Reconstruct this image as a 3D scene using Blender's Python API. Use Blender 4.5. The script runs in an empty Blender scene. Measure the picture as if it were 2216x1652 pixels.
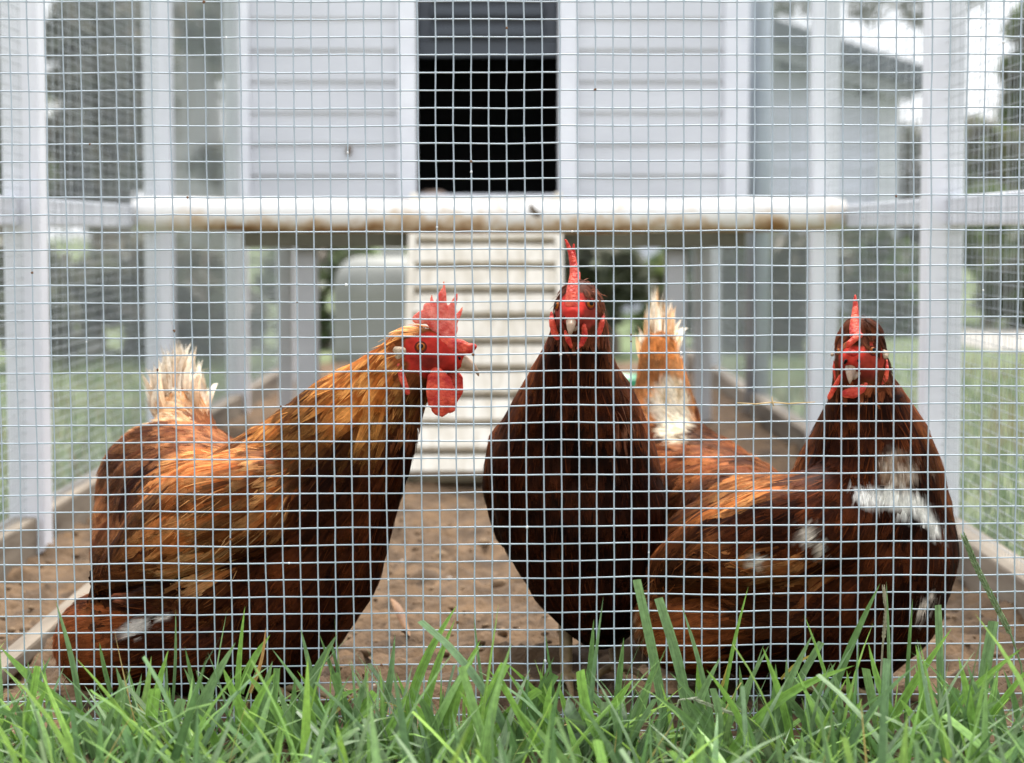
import bpy, bmesh, math, random
import numpy as np
from mathutils import Vector, noise
from mathutils.bvhtree import BVHTree

random.seed(11); rng = np.random.default_rng(11)
sc = bpy.context.scene
col = sc.collection

# ------------------------------------------------------------------ camera
CAM = Vector((0.0, -1.48, 0.36))
FPX = 4476.0                      # focal length in units of a 2216 px wide picture
PITCH = math.atan(321 / FPX)
cam_d = bpy.data.cameras.new('camera'); cam = bpy.data.objects.new('camera', cam_d); col.objects.link(cam)
cam_d.sensor_width = 36; cam_d.lens = 36 * FPX / 2216
cam.location = CAM; cam.rotation_euler = (math.pi / 2 - PITCH, 0, 0)
cam_d.clip_start = 0.05; cam_d.clip_end = 400
cam_d.dof.use_dof = True; cam_d.dof.focus_distance = 1.53; cam_d.dof.aperture_fstop = 8.0
sc.camera = cam

# ------------------------------------------------------------------ sky and sun (bright overcast)
SUN_EL, SUN_AZ = math.radians(64), math.radians(14)       # sun stands behind the coop, a little to the right
w = bpy.data.worlds.new('World'); sc.world = w; w.use_nodes = True
nt = w.node_tree; nt.nodes.clear()
out = nt.nodes.new('ShaderNodeOutputWorld'); bg = nt.nodes.new('ShaderNodeBackground')
sky = nt.nodes.new('ShaderNodeTexSky'); sky.sky_type = 'NISHITA'; sky.sun_disc = False
sky.sun_elevation = SUN_EL; sky.sun_rotation = SUN_AZ; sky.air_density = 1; sky.dust_density = 3; sky.ozone_density = 1
tc = nt.nodes.new('ShaderNodeTexCoord'); sep = nt.nodes.new('ShaderNodeSeparateXYZ')
nt.links.new(tc.outputs['Generated'], sep.inputs[0])
ramp = nt.nodes.new('ShaderNodeValToRGB')                  # cloud cover: brighter overhead
ramp.color_ramp.elements[0].position = 0.0; ramp.color_ramp.elements[0].color = (8.0, 8.2, 8.6, 1)
ramp.color_ramp.elements[1].position = 0.8; ramp.color_ramp.elements[1].color = (12.0, 12.4, 13.2, 1)
nt.links.new(sep.outputs['Z'], ramp.inputs[0])
mx = nt.nodes.new('ShaderNodeMix'); mx.data_type = 'RGBA'; mx.inputs[0].default_value = 0.82
nt.links.new(sky.outputs[0], mx.inputs[6]); nt.links.new(ramp.outputs[0], mx.inputs[7])
nt.links.new(mx.outputs[2], bg.inputs[0]); bg.inputs[1].default_value = 0.1
nt.links.new(bg.outputs[0], out.inputs[0])
sun_d = bpy.data.lights.new('sun', 'SUN'); sun_d.energy = 3.4; sun_d.angle = math.radians(14); sun_d.color = (1, .96, .9)
sun = bpy.data.objects.new('sun', sun_d); col.objects.link(sun)
sun.rotation_euler = (SUN_EL - math.pi / 2, 0, -SUN_AZ)
sc.view_settings.view_transform = 'Standard'; sc.view_settings.look = 'None'
sc.view_settings.exposure = 0.95; sc.view_settings.gamma = 1
sc.cycles.use_denoising = True
sc.cycles.max_bounces = 6; sc.cycles.diffuse_bounces = 3; sc.cycles.transparent_max_bounces = 20

# ------------------------------------------------------------------ helpers
cp, sp_ = math.cos(PITCH), math.sin(PITCH)
def P(u, v, y):
    """point at depth y behind the front wire that the 2216 px picture shows at u, v"""
    a = (u - 1108) / FPX; b = (826 - v) / FPX
    d = Vector((a, cp + b * sp_, -sp_ + b * cp))
    return CAM + d * ((y - CAM.y) / d.y)
def unproj(p):
    q = Vector(p) - CAM
    f = q.y * cp - q.z * sp_; up = q.y * sp_ + q.z * cp
    return 1108 + FPX * q.x / f, 826 - FPX * up / f
def R(r, y): return r / FPX * (y - CAM.y)

def tag(o, label=None, cat=None, group=None, kind=None):
    if label: o['label'] = label
    if cat: o['category'] = cat
    if group: o['group'] = group
    if kind: o['kind'] = kind
    return o
def thing(name, loc, label, cat, group=None):
    o = bpy.data.objects.new(name, None); col.objects.link(o); o.location = loc
    o.empty_display_size = .05
    return tag(o, label, cat, group)
def link(name, me, mat, parent=None, smooth=False):
    o = bpy.data.objects.new(name, me); col.objects.link(o)
    for m in (mat if isinstance(mat, (list, tuple)) else [mat]): me.materials.append(m)
    if smooth: me.polygons.foreach_set('use_smooth', [True] * len(me.polygons))
    if parent:
        o.parent = parent
        q = parent; off = Vector()
        while q: off += q.location; q = q.parent
        o.location = -off
    return o
class MB:
    """collects shapes in world space"""
    def __init__(s): s.v = []; s.f = []; s.c = []; s.b = []
    def add(s, vs, fs, c=None, barb=None):
        k = len(s.v); s.v.extend([tuple(q) for q in vs]); s.f.extend([tuple(i + k for i in f) for f in fs])
        s.b.extend(barb or [(0, 0, 0)] * len(vs))
        s.c.extend(c if isinstance(c, list) else [c or (1, 1, 1)] * len(vs))
    def box(s, x0, x1, y0, y1, z0, z1, b=0.0):
        if b <= 0:
            vs = [(x, y, z) for z in (z0, z1) for y in (y0, y1) for x in (x0, x1)]
            s.add(vs, [(0, 2, 3, 1), (4, 5, 7, 6), (0, 1, 5, 4), (2, 6, 7, 3), (0, 4, 6, 2), (1, 3, 7, 5)]); return
        bm = bmesh.new(); bmesh.ops.create_cube(bm, size=1)
        for q in bm.verts: q.co = ((x0 + x1) / 2 + q.co.x * (x1 - x0), (y0 + y1) / 2 + q.co.y * (y1 - y0), (z0 + z1) / 2 + q.co.z * (z1 - z0))
        bmesh.ops.bevel(bm, geom=bm.edges[:], offset=b, segments=2, profile=.6, affect='EDGES')
        bm.verts.index_update()
        s.add([q.co[:] for q in bm.verts], [[q.index for q in f.verts] for f in bm.faces]); bm.free()
    def tube(s, pts, rad, n=8, c=None, cap=True):
        pts = [Vector(p) for p in pts]
        if not isinstance(rad, (list, tuple)): rad = [rad] * len(pts)
        vs = []; prev = None
        for i, p in enumerate(pts):
            t = (pts[min(i + 1, len(pts) - 1)] - pts[max(i - 1, 0)]).normalized()
            a = prev - t * prev.dot(t) if prev is not None else t.orthogonal()
            a.normalize(); b = t.cross(a); prev = a
            for k in range(n):
                th = 2 * math.pi * k / n
                vs.append(p + (a * math.cos(th) + b * math.sin(th)) * rad[i])
        fs = [(i * n + k, i * n + (k + 1) % n, (i + 1) * n + (k + 1) % n, (i + 1) * n + k) for i in range(len(pts) - 1) for k in range(n)]
        if cap: fs += [tuple(range(n - 1, -1, -1)), tuple((len(pts) - 1) * n + k for k in range(n))]
        s.add(vs, fs, c)
    def mesh(s, name, colors=False):
        me = bpy.data.meshes.new(name); me.from_pydata(s.v, [], s.f)
        if colors:
            a = me.color_attributes.new('Col', 'FLOAT_COLOR', 'POINT')
            a.data.foreach_set('color', np.c_[np.array(s.c, dtype=np.float32), np.ones(len(s.v), np.float32)].ravel())
            a = me.color_attributes.new('Barb', 'FLOAT_COLOR', 'POINT')
            a.data.foreach_set('color', np.c_[np.array(s.b, dtype=np.float32), np.ones(len(s.v), np.float32)].ravel())
        me.update(); return me
    def build(s, name, mat, parent=None, smooth=False, colors=False):
        return link(name, s.mesh(name, colors), mat, parent, smooth)

def material(name, base=(.5, .5, .5), rough=.6, **kw):
    m = bpy.data.materials.new(name); m.use_nodes = True
    b = m.node_tree.nodes['Principled BSDF']
    b.inputs['Base Color'].default_value = (*base, 1); b.inputs['Roughness'].default_value = rough
    for k, v in kw.items(): b.inputs[k].default_value = v
    return m
def N(m, t, **kw):
    n = m.node_tree.nodes.new(t)
    for k, v in kw.items():
        if k in n.inputs: n.inputs[k].default_value = v
        else: setattr(n, k, v)
    return n
def L(m, a, b): m.node_tree.links.new(a, b)
def mottled(name, c1, c2, scale=20, rough=.7, lo=.35, hi=.65, bump=0, bscale=None, stretch=(1, 1, 1), detail=6, **kw):
    m = material(name, c1, rough, **kw); b = m.node_tree.nodes['Principled BSDF']
    tc = N(m, 'ShaderNodeTexCoord'); mp = N(m, 'ShaderNodeMapping'); mp.inputs['Scale'].default_value = stretch
    L(m, tc.outputs['Object'], mp.inputs[0])
    nz = N(m, 'ShaderNodeTexNoise', Scale=scale, Detail=detail, Roughness=.62); L(m, mp.outputs[0], nz.inputs['Vector'])
    cr = N(m, 'ShaderNodeValToRGB'); cr.color_ramp.elements[0].position = lo; cr.color_ramp.elements[1].position = hi
    cr.color_ramp.elements[0].color = (*c1, 1); cr.color_ramp.elements[1].color = (*c2, 1)
    L(m, nz.outputs[0], cr.inputs[0]); L(m, cr.outputs[0], b.inputs['Base Color'])
    if bump:
        n2 = N(m, 'ShaderNodeTexNoise', Scale=bscale or scale * 3, Detail=8); L(m, mp.outputs[0], n2.inputs['Vector'])
        bp = N(m, 'ShaderNodeBump', Strength=bump, Distance=.004); L(m, n2.outputs[0], bp.inputs['Height']); L(m, bp.outputs[0], b.inputs['Normal'])
    return m, cr, mp
def colored(name, rough=.6, trans=0.0, streak=False, **kw):
    """colour from the mesh's own colour attribute, broken up by a fine noise"""
    m = material(name, (.5, .5, .5), rough, **kw); b = m.node_tree.nodes['Principled BSDF']
    at = N(m, 'ShaderNodeVertexColor'); at.layer_name = 'Col'
    tc = N(m, 'ShaderNodeTexCoord'); nz = N(m, 'ShaderNodeTexNoise', Scale=260, Detail=3); L(m, tc.outputs['Object'], nz.inputs['Vector'])
    mr = N(m, 'ShaderNodeMapRange'); mr.inputs['From Min'].default_value = .3; mr.inputs['From Max'].default_value = .7
    mr.inputs['To Min'].default_value = .82; mr.inputs['To Max'].default_value = 1.18; L(m, nz.outputs[0], mr.inputs[0])
    vm = N(m, 'ShaderNodeVectorMath', operation='SCALE'); L(m, at.outputs[0], vm.inputs[0]); L(m, mr.outputs[0], vm.inputs['Scale'])
    L(m, vm.outputs[0], b.inputs['Base Color'])
    if trans:
        tr = N(m, 'ShaderNodeBsdfTranslucent'); L(m, vm.outputs[0], tr.inputs[0])
        mxs = N(m, 'ShaderNodeMixShader'); mxs.inputs[0].default_value = trans
        o = m.node_tree.nodes['Material Output']
        L(m, b.outputs[0], mxs.inputs[1]); L(m, tr.outputs[0], mxs.inputs[2]); L(m, mxs.outputs[0], o.inputs[0])
    return m

M_white, _, _ = mottled('white_paint', (.66, .67, .71), (.80, .81, .84), 14, .55, bump=.15, stretch=(1, 1, .3))
M_siding, _, _ = mottled('siding_paint', (.55, .56, .59), (.66, .67, .70), 9, .5, bump=.08, stretch=(.3, 1, 1))
M_trim, _, _ = mottled('trim_paint', (.74, .75, .80), (.84, .85, .89), 10, .5)
M_board, _, _ = mottled('weathered_board', (.105, .08, .055), (.28, .23, .17), 18, .8, bump=.4, stretch=(1, .15, 1))
M_ply, _, _ = mottled('coop_floor_timber', (.07, .065, .04), (.13, .12, .08), 12, .85)
M_dark = material('dark_shutter', (.05, .06, .075), .4)
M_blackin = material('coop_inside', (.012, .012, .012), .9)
M_wire = material('galvanised_wire', (.40, .465, .51), .6, Metallic=.1)
M_wire2 = material('side_wire', (.38, .41, .42), .6, Metallic=.1)
M_steel, _, _ = mottled('grey_steel', (.30, .34, .40), (.38, .42, .48), 16, .45)
M_feather = colored('feathers', .58, .10)
def barbed(m):
    """fine barbs along each feather and a frayed tip"""
    t = m.node_tree; b = t.nodes['Principled BSDF']
    at = N(m, 'ShaderNodeVertexColor'); at.layer_name = 'Barb'; sp = N(m, 'ShaderNodeSeparateColor'); L(m, at.outputs[0], sp.inputs[0])
    def mul(a, k): n = N(m, 'ShaderNodeMath', operation='MULTIPLY'); L(m, a, n.inputs[0]); n.inputs[1].default_value = k; return n.outputs[0]
    cb = N(m, 'ShaderNodeCombineXYZ'); L(m, mul(sp.outputs[0], 9.0), cb.inputs[0]); L(m, mul(sp.outputs[1], 1.3), cb.inputs[1]); L(m, mul(sp.outputs[2], 90.0), cb.inputs[2])
    nz = N(m, 'ShaderNodeTexNoise', Scale=1.0, Detail=4, Roughness=.7); L(m, cb.outputs[0], nz.inputs['Vector'])
    mr = N(m, 'ShaderNodeMapRange'); mr.inputs['From Min'].default_value = .28; mr.inputs['From Max'].default_value = .72; mr.inputs['To Min'].default_value = .42; mr.inputs['To Max'].default_value = 1.85; L(m, nz.outputs[0], mr.inputs[0])
    src = b.inputs['Base Color'].links[0].from_socket
    vm = N(m, 'ShaderNodeVectorMath', operation='SCALE'); L(m, src, vm.inputs[0]); L(m, mr.outputs[0], vm.inputs['Scale'])
    for l in list(src.links):
        if l.to_node != vm: L(m, vm.outputs[0], l.to_socket)
    ma = N(m, 'ShaderNodeMath', operation='MULTIPLY_ADD'); L(m, nz.outputs[0], ma.inputs[0]); ma.inputs[1].default_value = 1.7; L(m, sp.outputs[1], ma.inputs[2])
    al = N(m, 'ShaderNodeMapRange'); al.inputs['From Min'].default_value = 1.62; al.inputs['From Max'].default_value = 1.82; L(m, ma.outputs[0], al.inputs[0])
    o = t.nodes['Material Output']; cur = o.inputs[0].links[0].from_socket
    tr = N(m, 'ShaderNodeBsdfTransparent'); mxs = N(m, 'ShaderNodeMixShader'); L(m, al.outputs[0], mxs.inputs[0]); L(m, cur, mxs.inputs[1]); L(m, tr.outputs[0], mxs.inputs[2]); L(m, mxs.outputs[0], o.inputs[0])
barbed(M_feather)
M_feather.node_tree.nodes['Principled BSDF'].inputs['Sheen Weight'].default_value = .0
M_feather.node_tree.nodes['Principled BSDF'].inputs['Specular IOR Level'].default_value = .04
M_leaf = colored('leaves', .55, .35)
M_grass = colored('grass_blades', .42, .32)
def streaked(m, lo, hi):
    """veins along each blade"""
    b = m.node_tree.nodes['Principled BSDF']
    at = N(m, 'ShaderNodeVertexColor'); at.layer_name = 'Barb'; sp = N(m, 'ShaderNodeSeparateColor'); L(m, at.outputs[0], sp.inputs[0])
    def mul(a, k): n = N(m, 'ShaderNodeMath', operation='MULTIPLY'); L(m, a, n.inputs[0]); n.inputs[1].default_value = k; return n.outputs[0]
    cb = N(m, 'ShaderNodeCombineXYZ'); L(m, mul(sp.outputs[0], 7.0), cb.inputs[0]); L(m, mul(sp.outputs[1], 2.2), cb.inputs[1]); L(m, mul(sp.outputs[2], 90.0), cb.inputs[2])
    nz = N(m, 'ShaderNodeTexNoise', Scale=1.0, Detail=5, Roughness=.7); L(m, cb.outputs[0], nz.inputs['Vector'])
    mr = N(m, 'ShaderNodeMapRange'); mr.inputs['From Min'].default_value = .3; mr.inputs['From Max'].default_value = .7; mr.inputs['To Min'].default_value = lo; mr.inputs['To Max'].default_value = hi; L(m, nz.outputs[0], mr.inputs[0])
    src = b.inputs['Base Color'].links[0].from_socket
    vm = N(m, 'ShaderNodeVectorMath', operation='SCALE'); L(m, src, vm.inputs[0]); L(m, mr.outputs[0], vm.inputs['Scale'])
    for l in list(src.links):
        if l.to_node != vm: L(m, vm.outputs[0], l.to_socket)
streaked(M_grass, .62, 1.35)
M_grass.node_tree.nodes['Principled BSDF'].inputs['Specular IOR Level'].default_value = .35
M_bark, _, _ = mottled('bark', (.10, .08, .06), (.24, .20, .16), 30, .9, bump=.6, stretch=(1, 1, .25))
M_palebark, _, _ = mottled('pale_bark', (.35, .33, .32), (.55, .54, .53), 6, .8, bump=.4, stretch=(1, 1, .2))
M_red, _, _ = mottled('red_skin', (.42, .018, .012), (.78, .115, .055), 120, .55, lo=.38, hi=.66, bump=.6, bscale=450)
for k, v in (('Subsurface Weight', .25), ('Subsurface Scale', .006)): M_red.node_tree.nodes['Principled BSDF'].inputs[k].default_value = v
M_red.node_tree.nodes['Principled BSDF'].inputs['Subsurface Radius'].default_value = (1, .25, .15)
M_pinkcomb, _, _ = mottled('pale_comb_skin', (.58, .075, .055), (.80, .27, .20), 110, .55, lo=.38, hi=.66, bump=.6, bscale=450)
for m_ in (M_red, M_pinkcomb): m_.node_tree.nodes['Principled BSDF'].inputs['Specular IOR Level'].default_value = .3
for k, v in (('Subsurface Weight', .3), ('Subsurface Scale', .006)): M_pinkcomb.node_tree.nodes['Principled BSDF'].inputs[k].default_value = v
M_beak, _, _ = mottled('beak_horn', (.17, .10, .06), (.36, .24, .15), 90, .4, stretch=(1, 1, .4))
M_iris = material('iris', (.30, .075, .006), .5); M_pupil = material('pupil', (.002, .002, .002), .35)
for m_ in (M_iris, M_pupil): m_.node_tree.nodes['Principled BSDF'].inputs['Specular IOR Level'].default_value = .12
M_lobe, _, _ = mottled('earlobe_skin', (.36, .23, .14), (.55, .42, .28), 200, .6, bump=.6)
M_leg, _, _ = mottled('leg_scales', (.16, .10, .045), (.26, .18, .08), 150, .6)

# ------------------------------------------------------------------ ground
def sheet(name, xs, ys, fz, mat):
    vs = [(x, y, fz(x, y)) for y in ys for x in xs]; n = len(xs)
    fs = [(j * n + i, j * n + i + 1, (j + 1) * n + i + 1, (j + 1) * n + i) for j in range(len(ys) - 1) for i in range(n - 1)]
    me = bpy.data.meshes.new(name); me.from_pydata(vs, [], fs); me.update()
    return link(name, me, mat, None, True)
M_lawn, cr, _ = mottled('lawn', (.075, .095, .04), (.19, .18, .095), 2.6, .9, .3, .7, bump=.8, bscale=90, detail=10)
e = cr.color_ramp.elements.new(.52); e.color = (.10, .14, .05, 1)
M_soil, cr, _ = mottled('soil', (.055, .033, .017), (.160, .095, .046), 24, .95, .33, .66, bump=.9, bscale=160, detail=15)
M_path, _, _ = mottled('gravel', (.26, .24, .21), (.36, .34, .30), 12, .9, bump=.5)
XL, XR = -.56, .495                              # the run's side walls
lawn = sheet('lawn', [-90, -60, -40, -25, -15, -9, -6, -4, -3, -2.4, -2, -1.6, -1.2, -.9, -.64, -.585, -.3, 0, .3, .52, .58, .8, 1.2, 1.6, 2, 2.4, 3, 4, 6, 9, 15, 25, 40, 60, 90], [-6, -2, -.2, -.05, .5, 1, 2, 3, 4, 4.38, 4.45, 5, 6, 8, 10, 14, 20, 30, 45, 70, 100, 140], lambda x, y: -.075 if -.585 < x < .52 and -.06 < y < 4.4 else -.036, M_lawn)
tag(lawn, kind='structure')
def soil_z(x, y):
    p = Vector((x, y, 0))
    z = .012 * noise.fractal(p * 9, 1, 2, 4) + (.013) * noise.fractal(p * 26, .8, 2.1, 5) + .007 * noise.noise(p * 120)
    edge = min(x - (XL - .03), (XR + .03) - x, y + .06)
    z -= .008
    if z < -.014: z = -.014 + (z + .014) * .35
    return max(z, -.026) + (-.02 if edge < .01 else 0)
soil = sheet('soil', list(np.arange(XL - .03, XR + .031, .0065)), list(np.concatenate([np.arange(-.07, 1.7, .0065), np.arange(1.7, 4.4, .05)])), soil_z, M_soil)
tag(soil, kind='structure')
verge = sheet('verge', list(np.linspace(-3, 3, 40)), list(np.linspace(-3, -.06, 30)), lambda x, y: -.016 + .006 * noise.noise(Vector((x * 8, y * 8, 0))), M_soil)
tag(verge, kind='structure')
path = sheet('path', list(np.linspace(1.6, 14, 20)), list(np.linspace(5.4, 6.9, 8)), lambda x, y: -.031, M_path)
tag(path, kind='structure')
mb = MB()                                        # crumbs of soil, droppings and pebbles
for i in range(2000):
    x = random.uniform(XL + .02, XR - .02); y = random.uniform(-.03, 1.6) ** 1
    r = random.uniform(.0013, .0046) * (1.9 if random.random() < .08 else 1)
    bm = bmesh.new(); bmesh.ops.create_icosphere(bm, subdivisions=1, radius=r)
    sx, sy, sz = random.uniform(.7, 1.5), random.uniform(.7, 1.5), random.uniform(.5, .9); z = soil_z(x, y)
    k = random.random()
    c = (.15, .092, .047) if k < .5 else ((.20, .13, .07) if k < .93 else ((.32, .27, .22) if k < .96 else (.12, .075, .04)))
    bm.verts.index_update()
    mb.add([(x + q.co.x * sx * random.uniform(.75, 1.2), y + q.co.y * sy, z + r * .05 + q.co.z * sz) for q in bm.verts], [[q.index for q in f.verts] for f in bm.faces], c); bm.free()
crumbs = mb.build('soil_crumbs', colored('crumb', .9), None, True, True)
tag(crumbs, 'loose crumbs of soil and pebbles on the dirt floor', 'soil', kind='stuff')

# ------------------------------------------------------------------ front wire mesh
def S(x, y, d=0): return P(x * .8864, y * .8864, d)
TL, TR, BL, BR = S(20, 4), S(2493.6, 3.5), S(63, 1757), S(2474, 1735)
def mesh_node(c, r):
    a, b = c / 57, r / 41
    p = (TL * (1 - a) + TR * a) * (1 - b) + (BL * (1 - a) + BR * a) * b
    q = Vector((c * .35, r * .35, 0))
    q2 = Vector((c * 1.7, r * 1.7, 9))
    return p + Vector((.0007 * noise.noise(q * .6) + .00025 * noise.noise(q2), .003 * noise.noise(q * .4 + Vector((5, 5, 5))), .0007 * noise.noise(q * .6 + Vector((9, 3, 1))) + .00025 * noise.noise(q2 + Vector((3, 1, 4)))))
C0, C1, R0, R1 = -14, 67, -9, 42
front = thing('wire_front', (0, 0, 0), 'square welded wire mesh across the front of the run, standing in the grass', 'wire fence')
mb = MB(); rw = .00054
def wire(pts, off):
    q = []; rr = []
    for i, p in enumerate(pts):
        p = p + off
        if i: q.append(pp.lerp(p, .86)); rr.append(rw)
        q.append(p); rr.append(rw * 1.35)
        if i < len(pts) - 1: q.append(p.lerp(pts[i + 1] + off, .14)); rr.append(rw)
        pp = p
    q2, r2 = [], []
    for i in range(len(q)): q2.append(q[i]); r2.append(rr[i] * random.uniform(.93, 1.07))
    mb.tube(q2, r2, 6)
grid = {(c, r): mesh_node(c, r) for c in range(C0, C1 + 1) for r in range(R0, R1 + 1)}
for c in range(C0, C1 + 1): wire([grid[c, r] for r in range(R0, R1 + 1)], Vector((0, 0, 0)))
for r in range(R0, R1 + 1): wire([grid[c, r] for c in range(C0, C1 + 1)], Vector((0, .0008, 0)))
mb.build('wire_mesh', M_wire, front, True)
for nm, colr, cnt in (('rust_speck', (.16, .08, .04), 22), ('paint_chip', (.75, .76, .76), 18)):
    mb = MB(); bm = bmesh.new(); bmesh.ops.create_icosphere(bm, subdivisions=1, radius=1); bm.verts.index_update()
    for k in range(cnt):
        c = random.randint(0, 57); r = random.randint(0, 40); f = random.random()
        p = grid[c, r].lerp(grid[c, r + 1] if random.random() < .5 else grid[c + 1, r], f) + Vector((0, -.0004, 0)); q = random.uniform(.0005, .0011)
        mb.add([p + Vector((v.co.x * q * random.uniform(.8, 1.6), v.co.y * q * .8, v.co.z * q * random.uniform(.8, 1.8))) for v in bm.verts], [[v.index for v in fc.verts] for fc in bm.faces])
    bm.free(); tag(mb.build(nm, material(nm, colr, .8), front, True), kind='stuff')
mb = MB(); mb.box(XL - .02, XR + .02, .003, .016, -.03, -.008, .002); mb.build('bottom_rail', M_white, front)
for x in (XL, XR):
    mb = MB(); mb.box(x - .02, x + .02, .004, .044, -.03, 1.0, .003); mb.build('post', M_white, front)
mb = MB(); mb.box(XL + .0205, XR - .0205, .004, .034, .96, .99, .003); mb.build('top_rail', M_white, front)

# ------------------------------------------------------------------ side walls of the run
def side(x, label, steel):
    t = thing('side_fence', (x, 2.0, 0), label, 'wire fence', 'wire side walls of the chicken run')
    ys = [.91, 1.82, 2.74, 3.66]
    sgn = 1 if x > 0 else -1
    for i, y in enumerate(ys):
        mb = MB()
        if steel and i == 2:
            mb.tube([(x + .006, y, -.04), (x + .006, y, 1.0)], .024, 20); o = mb.build('post', M_steel, t, True); o['label'] = 'round blue grey steel post'
        else:
            mb.box(x - .021, x + .021, y - .021, y + .021, -.04, 1.0, .003); mb.build('post', M_white, t)
    ends = [.045] + ys + [4.3]
    for a, b in zip(ends[:-1], ends[1:]):
        mb = MB(); a2, b2 = a + .0215, b - .0215
        xo = x + sgn * .012
        mb.box(xo - .009, xo + .009, a2, b2, .368, .402, .003); mb.build('mid_rail', M_trim, t)
        mb = MB(); mb.box(xo - .009, xo + .009, a2, b2, .955, .99, .003); mb.build('top_rail', M_white, t)
        mb = MB(); mb.box(x - .017 + sgn * .004, x + .017 + sgn * .004, a2, b2, -.03, .034, .004); mb.build('baseboard', M_board, t)
    mb = MB(); c = .0127; r = .00043 if x > 0 else .00048
    n = int(4.25 / c); h = int(.98 / c)
    for i in range(n + 1):
        y = .02 + i * c + random.uniform(-.0006, .0006)
        mb.tube([(x, y, .0), (x + random.uniform(-.002, .002), y + random.uniform(-.002, .002), .5), (x, y, .98)], r, 4, cap=False)
    for j in range(h + 1):
        z = .004 + j * c
        mb.tube([(x - sgn * .0013 + .0015 * noise.noise(Vector((j * .4, k * .8, x))), .02 + 4.25 * k / 16, z + .0015 * noise.noise(Vector((j * .3, k, x + 4)))) for k in range(17)], r, 4, cap=False)
    mb.build('wire_mesh', M_wire2, t, True)
    return t
side(XL, 'white posted wire side wall along the left of the run', False)
side(XR, 'white posted wire side wall right of the run, one round grey post by the coop', True)
mb = MB()                                          # timber lying inside the left wall
mb.box(-.427, -.409, .05, .85, -.004, .011, .003)
tag(mb.build('timber_batten', M_board), 'pale timber batten lying on the dirt inside the left wall', 'timber')

# ------------------------------------------------------------------ perch
mb = MB(); npt = 40; pts = []; rad = []
xa, xb = P(282, 465, 1.6).x, P(1832, 465, 1.6).x
for i in range(npt + 1):
    f = i / npt; e = min(f, 1 - f) * npt
    pts.append((xa + (xb - xa) * f, 1.62 + .002 * math.sin(f * 9), .386 + .0022 * math.sin(f * 7 + 1)))
    rad.append(.0252 * (.88 if e < .5 else 1) + .0008 * math.sin(f * 31))
mb.tube(pts, rad, 28)
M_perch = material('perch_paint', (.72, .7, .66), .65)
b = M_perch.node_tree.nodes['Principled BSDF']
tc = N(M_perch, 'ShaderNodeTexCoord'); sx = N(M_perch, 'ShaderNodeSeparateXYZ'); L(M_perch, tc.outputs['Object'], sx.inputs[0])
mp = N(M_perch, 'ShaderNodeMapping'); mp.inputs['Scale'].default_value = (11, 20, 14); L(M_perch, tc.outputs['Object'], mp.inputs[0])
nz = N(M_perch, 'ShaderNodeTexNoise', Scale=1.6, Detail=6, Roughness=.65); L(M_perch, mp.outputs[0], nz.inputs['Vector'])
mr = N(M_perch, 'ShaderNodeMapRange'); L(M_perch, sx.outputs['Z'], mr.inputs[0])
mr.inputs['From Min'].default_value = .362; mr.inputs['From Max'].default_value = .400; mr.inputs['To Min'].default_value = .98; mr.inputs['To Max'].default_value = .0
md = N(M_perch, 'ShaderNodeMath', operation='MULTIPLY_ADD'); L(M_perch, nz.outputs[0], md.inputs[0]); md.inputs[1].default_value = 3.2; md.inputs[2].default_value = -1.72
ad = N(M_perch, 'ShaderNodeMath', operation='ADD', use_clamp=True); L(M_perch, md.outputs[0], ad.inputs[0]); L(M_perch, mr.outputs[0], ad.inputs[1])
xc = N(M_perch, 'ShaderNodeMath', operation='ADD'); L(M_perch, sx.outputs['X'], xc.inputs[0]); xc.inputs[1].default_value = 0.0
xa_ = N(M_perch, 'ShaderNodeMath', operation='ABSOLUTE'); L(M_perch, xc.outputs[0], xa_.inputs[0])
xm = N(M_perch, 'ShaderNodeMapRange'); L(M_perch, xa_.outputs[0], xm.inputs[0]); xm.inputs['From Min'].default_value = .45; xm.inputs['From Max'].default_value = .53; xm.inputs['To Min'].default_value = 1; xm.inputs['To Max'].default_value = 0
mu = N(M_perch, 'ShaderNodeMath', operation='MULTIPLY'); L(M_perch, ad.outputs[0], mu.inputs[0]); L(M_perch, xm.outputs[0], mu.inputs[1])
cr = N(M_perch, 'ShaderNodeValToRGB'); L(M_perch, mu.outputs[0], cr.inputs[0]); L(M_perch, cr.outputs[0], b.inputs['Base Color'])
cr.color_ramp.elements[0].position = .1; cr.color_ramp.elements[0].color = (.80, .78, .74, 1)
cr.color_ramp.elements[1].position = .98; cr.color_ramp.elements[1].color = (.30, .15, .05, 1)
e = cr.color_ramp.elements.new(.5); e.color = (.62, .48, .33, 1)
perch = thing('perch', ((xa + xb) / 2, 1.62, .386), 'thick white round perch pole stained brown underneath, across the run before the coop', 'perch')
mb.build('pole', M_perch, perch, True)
# dirt lump on it
mb = MB(); q = P(1157, 455, 1.597)
mb.tube([q + Vector((-.006, 0, .009)), q + Vector((-.003, -.003, 0)), q + Vector((.003, -.002, -.006)), q + Vector((.012, 0, -.010))], [.002, .0045, .005, .002], 8)
mb.build('mud_splash', material('mud', (.10, .07, .04), .9), perch, True)

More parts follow.
